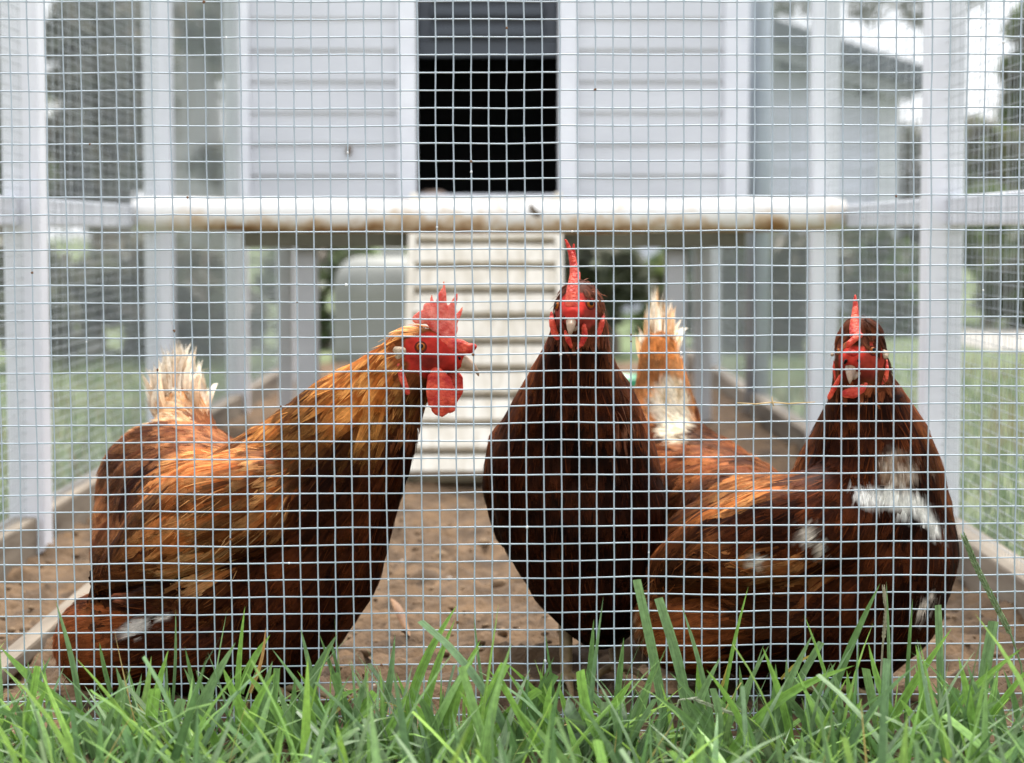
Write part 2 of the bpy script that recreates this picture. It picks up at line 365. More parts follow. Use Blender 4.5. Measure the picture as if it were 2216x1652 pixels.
# ------------------------------------------------------------------ coop
YF = 1.97                                           # face of the coop
def X(u, y=YF): return (u - 1108) / FPX * (y - CAM.y)
coop = thing('chicken_coop', (-.03, YF + .35, 0), 'white weatherboard chicken coop on legs with a black doorway and raised dark shutter', 'chicken coop')
xl, xr = X(525), X(1615); dl, dr = X(903), X(1208); TOP = 1.02; ZB = .372
def clap(x0, x1, yf, zb=.372, zt=TOP):
    mb = MB(); z = .4556 - 2 * .0516 - .0516
    while z < zt:
        z0, z1 = max(z, zb), min(z + .0516, zt)
        if z1 - z0 > .01:
            k = lambda zz: yf - .0066 + .0046 * (zz - z) / .0516
            vs = [(x, y_, z_) for x in (x0, x1) for y_, z_ in ((yf + .006, z0), (k(z0), z0), (k(z0) - .0004, z0 + .003), (k(z1), z1), (yf + .006, z1))]
            mb.add(vs, [(0, 1, 6, 5), (1, 2, 7, 6), (2, 3, 8, 7), (3, 4, 9, 8), (4, 0, 5, 9), (4, 3, 2, 1, 0), (5, 6, 7, 8, 9)])
        z += .0516
    return mb
tl, tr = X(862), X(1248)
clap(X(546), tl, YF).build('wall', M_siding, coop)
clap(tr, X(1562), YF).build('wall', M_siding, coop)
for a, b in ((xl, X(545.5)), (X(1562.5), xr)):
    mb = MB(); mb.box(a, b, YF - .014, YF + .03, ZB, TOP, .002); mb.build('corner_trim', M_trim, coop)
fr = MB(); fr.box(tl + .0005, dl, YF - .016, YF + .02, ZB, TOP - .06, .002); fr.box(dr, tr - .0005, YF - .016, YF + .02, ZB, TOP - .06, .002); fr.box(dl + .0002, dr - .0002, YF - .012, YF + .02, TOP - .09, TOP - .061, .001)
fr.build('door_frame', M_trim, coop)
mb = MB(); mb.box(dl + .001, dr - .001, YF - .012, YF + .04, .402, P(1050, 420, YF).z, .002); mb.build('door_sill', M_trim, coop)
# raised dark shutter with its grooves
sh = MB(); z0 = P(1050, 124, YF + .03).z; z1 = z0 + .27
sh.box(dl + .001, dr - .001, YF + .034, YF + .046, z0, z1, .001)
sh.box(dl + .001, dr - .001, YF + .026, YF + .0335, z0, z0 + .027, .002)
sh.box(dl + .001, dl + .024, YF + .026, YF + .0335, z0 + .0275, z1, .002); sh.box(dr - .024, dr - .001, YF + .026, YF + .0335, z0 + .0275, z1, .002)
for k in range(7):
    zz = z0 + .032 + k * .033
    sh.box(dl + .0245, dr - .0245, YF + .012, YF + .0335, zz, zz + .018, .004)
sh.build('shutter', M_dark, coop)
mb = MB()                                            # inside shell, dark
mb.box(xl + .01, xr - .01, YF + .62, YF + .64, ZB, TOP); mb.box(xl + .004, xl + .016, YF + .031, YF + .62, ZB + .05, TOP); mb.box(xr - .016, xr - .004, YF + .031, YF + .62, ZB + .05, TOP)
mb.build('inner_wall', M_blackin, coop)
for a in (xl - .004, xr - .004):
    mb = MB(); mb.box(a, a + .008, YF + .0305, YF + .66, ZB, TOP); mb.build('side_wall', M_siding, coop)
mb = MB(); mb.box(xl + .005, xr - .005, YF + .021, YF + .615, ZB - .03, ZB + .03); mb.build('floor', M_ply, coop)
mb = MB(); mb.box(xl + .002, xr - .002, YF + .0005, YF + .0195, ZB - .036, ZB - .0005, .001); mb.build('floor_beam', M_ply, coop)
mb = MB(); a, b_ = xl - .07, xr + .07
mb.add([(a, YF - .09, TOP + .01), (b_, YF - .09, TOP + .01), (b_, YF + .75, TOP + .14), (a, YF + .75, TOP + .14), (a, YF - .09, TOP + .03), (b_, YF - .09, TOP + .03), (b_, YF + .75, TOP + .16), (a, YF + .75, TOP + .16)],
       [(3, 2, 1, 0), (4, 5, 6, 7), (0, 1, 5, 4), (2, 3, 7, 6), (1, 2, 6, 5), (3, 0, 4, 7)])
mb.build('roof', M_steel, coop)
M_legp, _, _ = mottled('leg_paint', (.42, .42, .42), (.56, .56, .56), 8, .6)
for u0, u1, y in ((640, 688, YF + .03), (1440, 1486, YF + .03), (602, 632, YF + .56), (1505, 1540, YF + .56)):
    mb = MB(); mb.box(X(u0, y), X(u1, y), y, y + .035, -.04, ZB - .037, .003); mb.build('leg', M_legp, coop)
# mud spots on the boards
mb = MB(); q = P(755, 325, YF - .008)
mb.tube([q + Vector((0, 0, .009)), q + Vector((.001, -.003, .002)), q + Vector((-.001, -.003, -.004)), q + Vector((0, 0, -.01))], [.001, .004, .005, .001], 8)
mb.build('mud_spot', material('wall_mud', (.16, .11, .07), .9), coop, True)
# straw lump lying inside the door
bm = bmesh.new(); bmesh.ops.create_icosphere(bm, subdivisions=3, radius=1)
q = P(938, 421, YF + .07)
for v in bm.verts:
    n_ = 1 + .16 * noise.noise(v.co * 3)
    v.co = Vector((q.x + v.co.x * .026 * n_, q.y + v.co.y * .02, q.z - .003 + v.co.z * .011 * n_))
me = bpy.data.meshes.new('straw_clump'); bm.to_mesh(me); bm.free()
tag(link('straw_clump', me, mottled('straw_mat', (.40, .27, .2), (.58, .44, .36), 120, .9, bump=.8)[0], None, True), 'small pinkish tan clump of bedding just inside the coop doorway', 'bedding')

# ------------------------------------------------------------------ ramp
ramp_t = thing('ramp', (-.042, 1.7, 0), 'cream timber chicken ramp with stepped slats leading up to the coop door', 'ramp')
M_cream, cr, _ = mottled('cream_slats', (.62, .55, .43), (.84, .78, .67), 22, .7, .3, .6, bump=.25, stretch=(2.4, .5, .5))
rt, rb = Vector((0, 1.905, .425)), Vector((0, 1.505, .004))
ax = (rb - rt); LEN = ax.length; ax.normalize(); nr = Vector((0, ax.z, -ax.y)); nr = nr if nr.y < 0 else -nr
def rbox(mb, x0, x1, s0, s1, h0a, h0b, h1a, h1b):
    """block on the ramp: heights h0 (upper edge) and h1 (lower edge), bottom a to top b"""
    vs = []
    for x in (x0, x1):
        for s, ha, hb in ((s0, h0a, h0b), (s1, h1a, h1b)):
            vs += [Vector((x, 0, 0)) + rt + ax * s * LEN + nr * ha, Vector((x, 0, 0)) + rt + ax * s * LEN + nr * hb]
    mb.add(vs, [(0, 1, 3, 2), (4, 6, 7, 5), (0, 4, 5, 1), (2, 3, 7, 6), (1, 5, 7, 3), (0, 2, 6, 4)])
hx = .1235; cx = -.042
ss = [.015, .106] + [.197 + .0908 * k for k in range(9)] + [.999]
for a, b in zip(ss[:-1], ss[1:]):
    mb = MB(); rbox(mb, cx - hx + .013, cx + hx - .013, a + .002, b - .014, -.004, .001, -.004, .009); mb.build('slat', M_cream, ramp_t)
mb = MB(); rbox(mb, cx - hx + .010, cx + hx - .010, .012, 1, -.014, -.005, -.014, -.005); mb.build('backing_board', mottled('ramp_back', (.07, .055, .03), (.14, .11, .06), 20)[0], ramp_t)
for s in (-1, 1):
    mb = MB(); a = cx + s * (hx - .0065); rbox(mb, a - .006, a + .006, .012, 1, -.012, .009, -.012, .009); mb.build('side_rail', M_cream, ramp_t)

# ------------------------------------------------------------------ under and behind the coop
M_tub, _, _ = mottled('tub_plastic', (.21, .21, .185), (.27, .27, .24), 5, .6)
def lathe(prof, n=36):
    vs = [(r * math.cos(2 * math.pi * k / n), r * math.sin(2 * math.pi * k / n), z) for r, z in prof for k in range(n)]
    fs = [(i * n + k, i * n + (k + 1) % n, (i + 1) * n + (k + 1) % n, (i + 1) * n + k) for i in range(len(prof) - 1) for k in range(n)]
    return vs, fs
yt = 4.9; t = thing('drum', (X(850, yt), yt, 0), 'pale grey round shouldered drum standing behind the coop legs', 'drum')
rr = R(132, yt); zt = P(800, 556, yt).z
prof = [(rr, -.03), (rr, .02), (rr * .985, .025), (rr * .985, zt * .6)] + [(rr * .985 - rr * .42 * (1 - math.cos(a)), zt * .6 + zt * .4 * math.sin(a)) for a in np.linspace(.1, 1.5, 10)] + [(.001, zt)]
vs, fs = lathe(prof); mb = MB(); mb.add([(a + X(850, yt), b + yt, c) for a, b, c in vs], fs); mb.build('body', M_tub, t, True)
vs, fs = lathe([(rr * .2, zt - .005), (rr * .2, zt + .02), (rr * .18, zt + .025), (.001, zt + .025)]); mb = MB(); mb.add([(a + X(850, yt), b + yt, c) for a, b, c in vs], fs); mb.build('cap', M_tub, t, True)
yg = 1.3; xg = X(1352, yg)                         # green feeder dish
t = thing('feed_dish', (xg, yg, 0), 'bright green dish on a stand behind the middle hen', 'feed dish')
zc = P(1350, 825, yg).z
prof = [(.03, zc - .02), (.05, zc - .018), (.058, zc + .006), (.055, zc + .006), (.047, zc - .013), (.001, zc - .014)]
vs, fs = lathe(prof); mb = MB(); mb.add([(a + xg, b + yg, c) for a, b, c in vs], fs); mb.build('dish', material('green_plastic', (.01, .22, .09), .4), t, True)
mb = MB(); mb.tube([(xg, yg, -.01), (xg, yg, zc - .02)], [.03, .02], 16); mb.build('stand', material('green_plastic_stand', (.01, .17, .07), .5), t, True)
# ------------------------------------------------------------------ neighbouring house
YH = 9.0
house = thing('weatherboard_house', (X(1800, YH), YH + 2, 0), 'pale weatherboard house with a dark sloping roof edge, right of the coop', 'house')
HL, HR = X(1300, YH), X(1940, YH)
def HZ(v): return P(1700, v, YH).z
mb = MB(); zz = -.2
zr = HZ(40)
def roof_z(x): return HZ(45) + (x - X(1640, YH)) * (HZ(150) - HZ(45)) / (X(1970, YH) - X(1640, YH))
while zz < 3.2:
    z1 = zz + .125
    xr_ = HR - .05
    # board runs from HL to where the roof line cuts it
    xcut = min(xr_, X(1640, YH) + (zz + .22 - HZ(45)) * (X(1970, YH) - X(1640, YH)) / (HZ(150) - HZ(45)))
    if xcut > HL + .05:
        mb.add([(HL, YH, zz), (xcut, YH, zz), (xcut, YH + .014, z1), (HL, YH + .014, z1), (HL, YH + .03, zz), (xcut, YH + .03, zz)], [(0, 1, 2, 3), (4, 5, 1, 0)])
    zz = z1
mb.build('wall', mottled('house_paint', (.57, .58, .66), (.64, .65, .73), 3, .6)[0], house)
mb = MB(); mb.box(X(1890, YH), HR, YH - .03, YH + .05, -.2, roof_z(HR) - .14, .004); mb.build('corner_trim', M_siding, house)
mb = MB(); a, b_ = HL, X(1985, YH)
def beam(mb, x0, x1, y0, y1, lo, hi):
    mb.add([(x, y, roof_z(x) + h) for x in (x0, x1) for y in (y0, y1) for h in (lo, hi)], [(0, 2, 3, 1), (4, 5, 7, 6), (0, 1, 5, 4), (2, 6, 7, 3), (1, 3, 7, 5), (0, 4, 6, 2)])
beam(mb, a, b_, YH - .25, YH + 4, -.11, .0); mb.build('roof', material('roof_dark', (.09, .10, .11), .7), house)
mb = MB(); beam(mb, a, b_ - .08, YH - .2, YH - .17, -.19, -.113); mb.build('barge_board', mottled('barge', (.24, .25, .25), (.30, .31, .31), 6)[0], house)
mb = MB(); mb.box(HR - .06, HR - .05, YH + .06, YH + 4, -.2, roof_z(HR) - .16); mb.box(HL, HL + .01, YH + .06, YH + 4, -.2, 1.3); mb.build('side_wall', M_siding, house)

# ------------------------------------------------------------------ trees and shrubs
def leaf_cloud(mb, clusters, n, size, cols, droop=0):
    wts = np.array([c[3] ** 2 for c in clusters]); wts = wts / wts.sum()
    idx = rng.choice(len(clusters), n, p=wts)
    for i in idx:
        cx_, cy_, cz_, cr_ = clusters[i]
        d = Vector(rng.normal(size=3)); d.normalize(); d *= cr_ * (rng.random() ** .45)
        p = Vector((cx_, cy_, cz_)) + Vector((d.x, d.y, d.z * .8))
        a = Vector(rng.normal(size=3)); a.z -= droop; a.normalize(); b = a.orthogonal().normalized()
        q = Vector(rng.normal(size=3)); b = (q - a * q.dot(a)).normalized()
        s = size * rng.uniform(.6, 1.4)
        c = np.array(cols[rng.integers(len(cols))]) * rng.uniform(.7, 1.3)
        mb.add([p - a * s, p + b * s * .42, p + a * s, p - b * s * .42], [(0, 1, 2, 3)], tuple(c))
def tree(name, base, h, clusters, n, size, cols, label, cat='tree', bark=None, tr=.1, lean=(0, 0), limbs=True, group=None, droop=0):
    bx, by = base
    t = thing(name, (bx, by, -.03), label, cat, group)
    mb = MB()
    top = Vector((bx + lean[0], by + lean[1], h))
    pts = [Vector((bx, by, -.1)).lerp(top, f) + Vector((.03 * math.sin(f * 7), .02, 0)) for f in np.linspace(0, 1, 8)]
    mb.tube(pts, [tr * (1.25 - .8 * f) for f in np.linspace(0, 1, 8)], 10)
    if limbs:
        for c in clusters[:14]:
            q = Vector(c[:3]); f = min(.95, max(.15, (q.z * .65) / max(h, .1)))
            s = Vector((bx, by, -.1)).lerp(top, f); m = s.lerp(q, .5) + Vector((0, 0, .05 * h))
            mb.tube([s, m, q], [tr * .45, tr * .28, tr * .1], 7)
    mb.build('trunk' if cat == 'tree' else 'stem', bark or M_bark, t, True)
    mb = MB(); leaf_cloud(mb, clusters, n, size, cols, droop); mb.build('crown' if cat == 'tree' else 'foliage', M_leaf, t, False, True)
    return t
def cl(u, v, y, r): q = P(u, v, y); return (q.x, q.y, q.z, R(r, y))
OL = [(.13, .145, .095), (.16, .17, .115), (.19, .18, .135), (.10, .11, .075)]
BR_ = [(.21, .185, .145), (.17, .16, .12), (.24, .21, .165), (.14, .14, .10)]
GR = [(.09, .14, .045), (.13, .19, .06), (.06, .10, .03)]
YG = [(.17, .21, .07), (.12, .17, .05), (.21, .24, .09)]
YT = 9.5
tree('tree', (P(230, 400, YT).x, YT), 3.0, [cl(200, 40, YT, 90), cl(280, 60, YT + .5, 90), cl(230, 160, YT, 100), cl(300, 230, YT, 85), cl(190, 280, YT, 80), cl(260, 340, YT, 100), cl(320, 120, YT, 70), cl(150, 180, YT, 55), cl(130, 90, YT, 55), cl(135, 300, YT, 60), cl(120, 410, YT, 70), cl(220, 440, YT, 70), cl(420, 60, YT + 1, 70), cl(90, 330, YT, 60)], 9500, .05, OL + BR_, 'dark olive tree behind the left wall of the run')
tree('tree', (P(440, 400, 11).x, 11), 4.2, [cl(400, 40, 11, 60), cl(470, 30, 11, 60), cl(500, 110, 11, 55), cl(395, 300, 11, 40), cl(450, 360, 11, 70), cl(560, -80, 11, 130)], 6000, .05, BR_ + OL, 'pale trunked leaning tree between the left wall and the coop', bark=M_palebark, tr=.16, lean=(-.3, 0))
tree('tree', (P(30, 400, 8).x, 8), 2.6, [cl(20, 200, 8, 70), cl(-30, 280, 8, 90), cl(30, 370, 8, 80), cl(-60, 150, 8, 90), cl(-40, 40, 8, 60)], 6000, .05, BR_ + GR, 'brownish tree at the far left edge beyond the run')
tree('tree', (P(2260, 400, 9).x, 9), 2.8, [cl(2215, 150, 9, 50), cl(2250, 230, 9, 80), cl(2200, 330, 9, 75), cl(2250, 60, 9, 70), cl(2290, 330, 9, 100), cl(2220, 430, 9, 70)], 8000, .05, YG + GR + BR_, 'yellow green tree at the right edge beyond the run')
tree('tree', (P(2050, 300, 15).x, 15), 5.5, [cl(1990, 20, 15, 50), cl(1880, 10, 15, 60), cl(1760, -10, 15, 70), cl(1690, 10, 15, 45), cl(2060, -60, 15, 120), cl(2120, 330, 15, 60)], 800, .06, BR_ + OL, 'thin grey leaved tree hanging over the house roof', tr=.06, limbs=False)
sh_specs = [
    (130, 640, 4.6, 135, OL, 'low grey green shrub beyond the left wall, nearest the left post'),
    (290, 645, 4.9, 135, OL + BR_, 'dull green shrub seen between the two left posts'),
    (440, 640, 4.7, 120, OL + BR_, 'grey green shrub behind the left side of the coop'),
    (690, 600, 5.6, 110, GR + OL, 'green shrub seen under the coop left of the drum'),
    (1010, 580, 6.5, 130, OL + GR, 'dark shrub seen under the coop behind the ramp'),
    (1310, 590, 5.2, 90, OL, 'dark bush behind the comb of the middle hen'),
    (1440, 640, 6.6, 90, YG + GR, 'light green shrub seen under the right half of the coop'),
    (1560, 600, 5.6, 120, OL + GR, 'dull dark shrub behind the right legs of the coop'),
    (1710, 620, 5.4, 120, OL + BR_, 'grey green shrub below the house wall'),
    (1900, 600, 6.6, 120, OL + GR, 'dark green shrub beside the corner of the house'),
    (2005, 400, 9.9, 120, BR_ + OL, 'brown green bush under the thin tree beside the house'),
    (2140, 330, 7.8, 85, YG + BR_, 'tall yellowish bush right of the nearest right post'),
    (2130, 480, 7.4, 95, GR + YG, 'green bush low at the right beyond the run'),
    (2200, 600, 7.0, 80, OL + GR, 'dark bush at the right edge above the gravel path')]
for u, v, y, r, cols_, lab in sh_specs:
    cs = [cl(u + random.uniform(-.6, .6) * r, v + random.uniform(-.7, .7) * r, y + random.uniform(-.2, .2), r * random.uniform(.45, .7)) for _ in range(7)] + [cl(u + random.uniform(-.4, .4) * r, v + r * 1.0, y, r * .55)]
    tree('shrub', (P(u, v, y).x, y), max(.3, P(u, v, y).z), cs, 2400, .04, cols_, lab, 'shrub', tr=.025, group='shrubs beyond the run')
# a far hedge row that closes the view beyond the garden
mb = MB(); hc = []
for i in range(150):
    x = -34 + 68 * i / 149; hh = 2.9 if x < -2 else (1.5 if x < 6 else 2.0)
    for z in (.2, hh * .3, hh * .6, hh * .85): hc.append((x + random.uniform(-.4, .4), 27 + random.uniform(-1, 1), z * random.uniform(.8, 1.1), random.uniform(.5, .8)))
leaf_cloud(mb, hc, 26000, .10, OL + GR + BR_)
tag(mb.build('hedgerow', M_leaf, None, False, True), 'far hedge closing the view beyond the lawn', 'hedge', kind='stuff')
# mown lawn blades either side of the run
mb = MB()
def blade(mb, base, tip_dir, h, wd, bend, c, seg=5, fold=.25, tipcut=False, c2=None):
    d = Vector(tip_dir); d.z = 0
    d = d.normalized() if d.length > 1e-6 else Vector((1, 0, 0))
    s = Vector((-d.y, d.x, 0)); tw = random.uniform(-.9, .9)
    s = (s * math.cos(tw) + d * math.sin(tw)).normalized()
    vs = []; cs = []; p = Vector(base); ang = bend[0]
    for i in range(seg + 1):
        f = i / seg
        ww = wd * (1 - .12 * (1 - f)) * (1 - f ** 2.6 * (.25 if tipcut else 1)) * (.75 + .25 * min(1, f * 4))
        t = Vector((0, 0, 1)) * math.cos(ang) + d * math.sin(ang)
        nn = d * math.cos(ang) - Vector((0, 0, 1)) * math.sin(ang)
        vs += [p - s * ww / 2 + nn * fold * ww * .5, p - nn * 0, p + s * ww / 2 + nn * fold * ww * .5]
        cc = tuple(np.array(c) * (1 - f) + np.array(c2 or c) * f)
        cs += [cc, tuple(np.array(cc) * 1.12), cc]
        p = p + t * h / seg; ang += bend[1] / seg
    fs = []
    for i in range(seg):
        a = 3 * i; fs += [(a, a + 1, a + 4, a + 3), (a + 1, a + 2, a + 5, a + 4)]
    ru = random.random() * 50; mb.add(vs, fs, cs, [(ru + k, i / seg, ru * .02) for i in range(seg + 1) for k in (0, .5, 1)])
for i in range(9000):
    sd = -1 if random.random() < .5 else 1
    y = random.uniform(.3, 4.5); x = (XL - .04 - random.random() ** 1.3 * 1.2) if sd < 0 else (XR + .04 + random.random() ** 1.3 * 1.2)
    pn = noise.noise(Vector((x * 2.6, y * 2.6, 4))) + .25 * random.uniform(-1, 1)
    if pn < -.25 and random.random() < .7: continue
    c = random.choice([(.24, .23, .10), (.20, .20, .09), (.27, .22, .11)]) if pn > .2 else random.choice([(.12, .19, .065), (.15, .22, .085), (.19, .23, .10), (.09, .14, .05)])
    blade(mb, (x, y, -.035), (random.uniform(-1, 1), random.uniform(-1, 1), 0), random.uniform(.03, .09), random.uniform(.003, .006), (random.uniform(0, .5), random.uniform(.1, .9)), c, 3)
tag(mb.build('lawn_grass', M_grass, None, False, True), 'short grass growing on the lawn either side of the run', 'grass', kind='stuff')

# ------------------------------------------------------------------ hens
def remesh(me, vox, it=10, fac=.5):
    o = bpy.data.objects.new('tmp', me); col.objects.link(o)
    m = o.modifiers.new('r', 'REMESH'); m.mode = 'VOXEL'; m.voxel_size = vox
    s = o.modifiers.new('s', 'SMOOTH'); s.iterations = it; s.factor = fac
    dg = bpy.context.evaluated_depsgraph_get(); r = bpy.data.meshes.new_from_object(o.evaluated_get(dg))
    bpy.data.objects.remove(o); return r
ICO = {}
def ico(sub):
    if sub not in ICO:
        bm = bmesh.new(); bmesh.ops.create_icosphere(bm, subdivisions=sub, radius=1); bm.verts.index_update()
        ICO[sub] = ([q.co.copy() for q in bm.verts], [[q.index for q in f.verts] for f in bm.faces]); bm.free()
    return ICO[sub]
def chains(chs, vox, it=10, sub=3, flat=1.0, step=.45):
    """chains of (u, v, y, r) grown into one smooth body"""
    mb = MB(); V_, F_ = ico(sub)
    def ball(p, r): mb.add([p + Vector((q.x * r, q.y * r * flat, q.z * r)) for q in V_], F_)
    for ch in chs:
        pr = [(P(u, v, y), R(r, y)) for u, v, y, r in ch]
        if len(pr) == 1: ball(*pr[0])
        for (p0, r0), (p1, r1) in zip(pr[:-1], pr[1:]):
            n = max(1, int((p1 - p0).length / (step * min(r0, r1)) + .99)); n = min(n, 40)
            for k in range(n + 1): f = k / n; ball(p0.lerp(p1, f), r0 + (r1 - r0) * f)
    return remesh(mb.mesh('tmp'), vox, it)
def slab(poly, y, th, vox=.0009, it=4, tilt=None):
    """a fleshy plate with the given outline in the picture, real thickness th"""
    bm = bmesh.new(); n = len(poly)
    pts = [P(u, v, y) for u, v in poly]
    if tilt: pts = [p + tilt(p) for p in pts]
    a = [bm.verts.new(p + Vector((0, -th / 2, 0))) for p in pts]; b = [bm.verts.new(p + Vector((0, th / 2, 0))) for p in pts]
    bm.faces.new(a); bm.faces.new(b[::-1])
    for i in range(n): bm.faces.new((a[i], b[i], b[(i + 1) % n], a[(i + 1) % n]))
    bmesh.ops.triangulate(bm, faces=bm.faces[:]); bmesh.ops.recalc_face_normals(bm, faces=bm.faces[:])
    me = bpy.data.meshes.new('slab'); bm.to_mesh(me); bm.free()
    return remesh(me, vox, it)
def inpoly(u, v, poly):
    c = False; j = len(poly) - 1
    for i in range(len(poly)):
        (x1, y1), (x2, y2) = poly[i], poly[j]
        if (y1 > v) != (y2 > v) and u < (x2 - x1) * (v - y1) / (y2 - y1) + x1: c = not c
        j = i
    return c

def plumage(base, flow, style, face, n, nbarb, seed, pale=None):
    """adds feathers and loose barbs to the body surface; returns MB holding body + feathers"""
    r_ = np.random.default_rng(seed)
    def tint(pos, c):
        if pale is None: return c
        u, v = unproj(pos); f, q = pale(u, v, pos.y, pos)
        return c if f <= 0 else tuple(np.array(c) * (1 - f) + np.array(q) * f)
    bm = bmesh.new(); bm.from_mesh(base); bmesh.ops.triangulate(bm, faces=bm.faces[:])
    bvh = BVHTree.FromBMesh(bm); bm.faces.ensure_lookup_table()
    out = MB(); bm.verts.index_update()
    bc = []
    for v in bm.verts:
        u_, v_ = unproj(v.co); fc_ = face(u_, v_, v.co.y, v.normal); bc.append(tuple(fc_) if fc_ is not None else tuple(np.array(style(u_, v_, v.co.y, v.normal)['c']) * .7))
    out.add([v.co for v in bm.verts], [[q.index for q in f.verts] for f in bm.faces], bc)
    fl = np.array([f[:2] for f in flow], float); fd = [Vector(f[2]).normalized() for f in flow]; fy = np.array([f[3] if len(f) > 3 else -1 for f in flow])
    areas = np.array([f.calc_area() for f in bm.faces]); areas[[f.calc_center_median().z < .004 for f in bm.faces]] = 0
    cum = np.cumsum(areas); cum /= cum[-1]
    def sample():
        f = bm.faces[min(int(np.searchsorted(cum, r_.random())), len(bm.faces) - 1)]
        a, b = r_.random(2)
        if a + b > 1: a, b = 1 - a, 1 - b
        p0, p1, p2 = (q.co for q in f.verts)
        return p0 + (p1 - p0) * a + (p2 - p0) * b, f.normal.copy()
    def direction(u, v, y, nrm):
        d2 = (fl[:, 0] - u) ** 2 + (fl[:, 1] - v) ** 2 + np.where(fy >= 0, ((fy - y) * 2600) ** 2, 0)
        wt = 1 / (d2 + 400) ** 1.6
        t = Vector((0, 0, 0))
        for wi, q in zip(wt, fd): t += q * float(wi)
        t = t - nrm * t.dot(nrm)
        return t.normalized() if t.length > 1e-9 else nrm.orthogonal()
    # feathers
    items = []
    for i in range(n):
        p, nrm = sample(); u, v = unproj(p)
        if face(u, v, p.y, nrm) is not None: continue
        items.append((p, nrm, u, v))
    for p, nrm, u, v in items:
        st = style(u, v, p.y, nrm)
        t = direction(u, v, p.y, nrm)
        t = (t + nrm.cross(t) * r_.normal(0, st.get('mess', .10))).normalized()
        Lf = st['L'] * r_.uniform(.9, 1.45); W = st['W'] * 1.4 * r_.uniform(.8, 1.2); lift = st.get('lift', .0015) * r_.uniform(.4, 1.5)
        b = np.array(st['c']) * r_.uniform(.7, 1.25); e = np.array(st['e']) * r_.uniform(.75, 1.2)
        mixe = min(1, 1.25 * r_.random())
        e = b * (1 - mixe) + e * mixe
        ck = max(.35, 1 + 1.5 * noise.noise(p * 24) + .5 * noise.noise(p * 70)) if not (st.get('down') or st.get('plain')) else 1
        b = b * ck; e = e * ck
        vs, cs = [], []; q = p.copy(); nn = nrm
        SEG = 5
        for k in range(SEG + 1):
            s = k / SEG
            loc, n2, _, _ = bvh.find_nearest(q)
            if loc is not None:
                nn = n2; pos = loc + n2 * (.0005 + lift * (s ** 1.4))
            else: pos = q
            side_ = nn.cross(t).normalized()
            ww = W * (math.sin(math.pi * min(1, .20 + .78 * s) ** .9) ** .75 if s < 1 else .2) * .5
            vs += [pos - side_ * ww - nn * ww * .22, pos + nn * ww * .12, pos + side_ * ww - nn * ww * .22]
            g = min(1, max(0, (s - .4) / .5))
            ce = b * (1 - g) + e * g
            pk = r_.uniform(.85, 1.1)
            cs += [tint(q_, c_) for q_, c_ in ((vs[-3], ce), (vs[-2], b * (1 - .6 * g) + e * .6 * g), (vs[-1], ce * .94))]
            t2 = t - nn * t.dot(nn)
            if t2.length > 1e-6: t = t2.normalized()
            q = pos + t * Lf / SEG
        fs = []
        for k in range(SEG):
            a = 3 * k; fs += [(a, a + 1, a + 4, a + 3), (a + 1, a + 2, a + 5, a + 4)]
        ru = r_.random() * 50
        out.add(vs, fs, cs, [(ru + a_ * W / .008, k / SEG, ru * .02) for k in range(SEG + 1) for a_ in (0, .5, 1)])
    # loose barbs that soften the feather edges
    for i in range(nbarb):
        p, nrm = sample(); u, v = unproj(p)
        if face(u, v, p.y, nrm) is not None: continue
        st = style(u, v, p.y, nrm); t = direction(u, v, p.y, nrm)
        t = (t + nrm.cross(t) * r_.normal(0, .16)).normalized()
        Lf = st['L'] * r_.uniform(.35, .9); W = r_.uniform(.0003, .0008)
        b = np.array(st['c']) * r_.uniform(.6, 1.2); e = np.array(st['e']) * r_.uniform(.6, 1.3)
        ck = max(.35, 1 + 1.5 * noise.noise(p * 24) + .5 * noise.noise(p * 70))
        lift = r_.uniform(.001, .004) * (1 + st.get('fluff', 0) * r_.random())
        vs, cs = [], []; q = p.copy()
        for k in range(4):
            s = k / 3; loc, n2, _, _ = bvh.find_nearest(q)
            nn = n2 if loc is not None else nrm; pos = (loc if loc is not None else q) + nn * (.0012 + lift * s)
            sd = nn.cross(t).normalized(); ww = W * (1 - .8 * s)
            vs += [pos - sd * ww, pos + sd * ww]; cc = tint(pos, tuple((b * (1 - s) + e * s) * ck)); cs += [cc, cc]
            t2 = t - nn * t.dot(nn)
            if t2.length > 1e-6: t = t2.normalized()
            q = pos + t * Lf / 3
        out.add(vs, [(2 * k, 2 * k + 1, 2 * k + 3, 2 * k + 2) for k in range(3)], cs)
    bm.free(); return out

def eye(parent, body, u, v, r):
    bv = BVHTree.FromPolygons([q.co for q in body.vertices], [p.vertices for p in body.polygons])
    d = (P(u, v, 0) - CAM).normalized(); loc, nrm, _, dist = bv.ray_cast(CAM, d)
    if loc is None: loc = P(u, v, .07); nrm = Vector((0, -1, 0))
    if nrm.dot(d) > 0: nrm = -nrm
    rw_ = R(r, loc.y); c = loc - nrm * rw_ * .35
    V_, F_ = ico(3)
    mb = MB(); mb.add([c + q * rw_ for q in V_], F_); o = mb.build('eye', M_iris, parent, True)
    a = nrm.orthogonal().normalized(); b = nrm.cross(a)
    mb = MB(); pr = rw_ * .52
    mb.add([c + nrm * (rw_ * .93) + (a * q.x + b * q.y) * pr + nrm * q.z * rw_ * .16 for q in V_], F_); mb.build('pupil', M_pupil, o, True)
    mb = MB(); ring = [c + nrm * rw_ * .25 + (a * math.cos(t) + b * math.sin(t)) * rw_ * 1.08 for t in np.linspace(0, 2 * math.pi, 25)]
    mb.tube(ring, rw_ * .26, 8, cap=False); mb.build('eyelid', M_lid, o, True)
M_lid, _, _ = mottled('eyelid_skin', (.07, .012, .009), (.12, .022, .015), 200, .8)
M_lid.node_tree.nodes['Principled BSDF'].inputs['Specular IOR Level'].default_value = .05
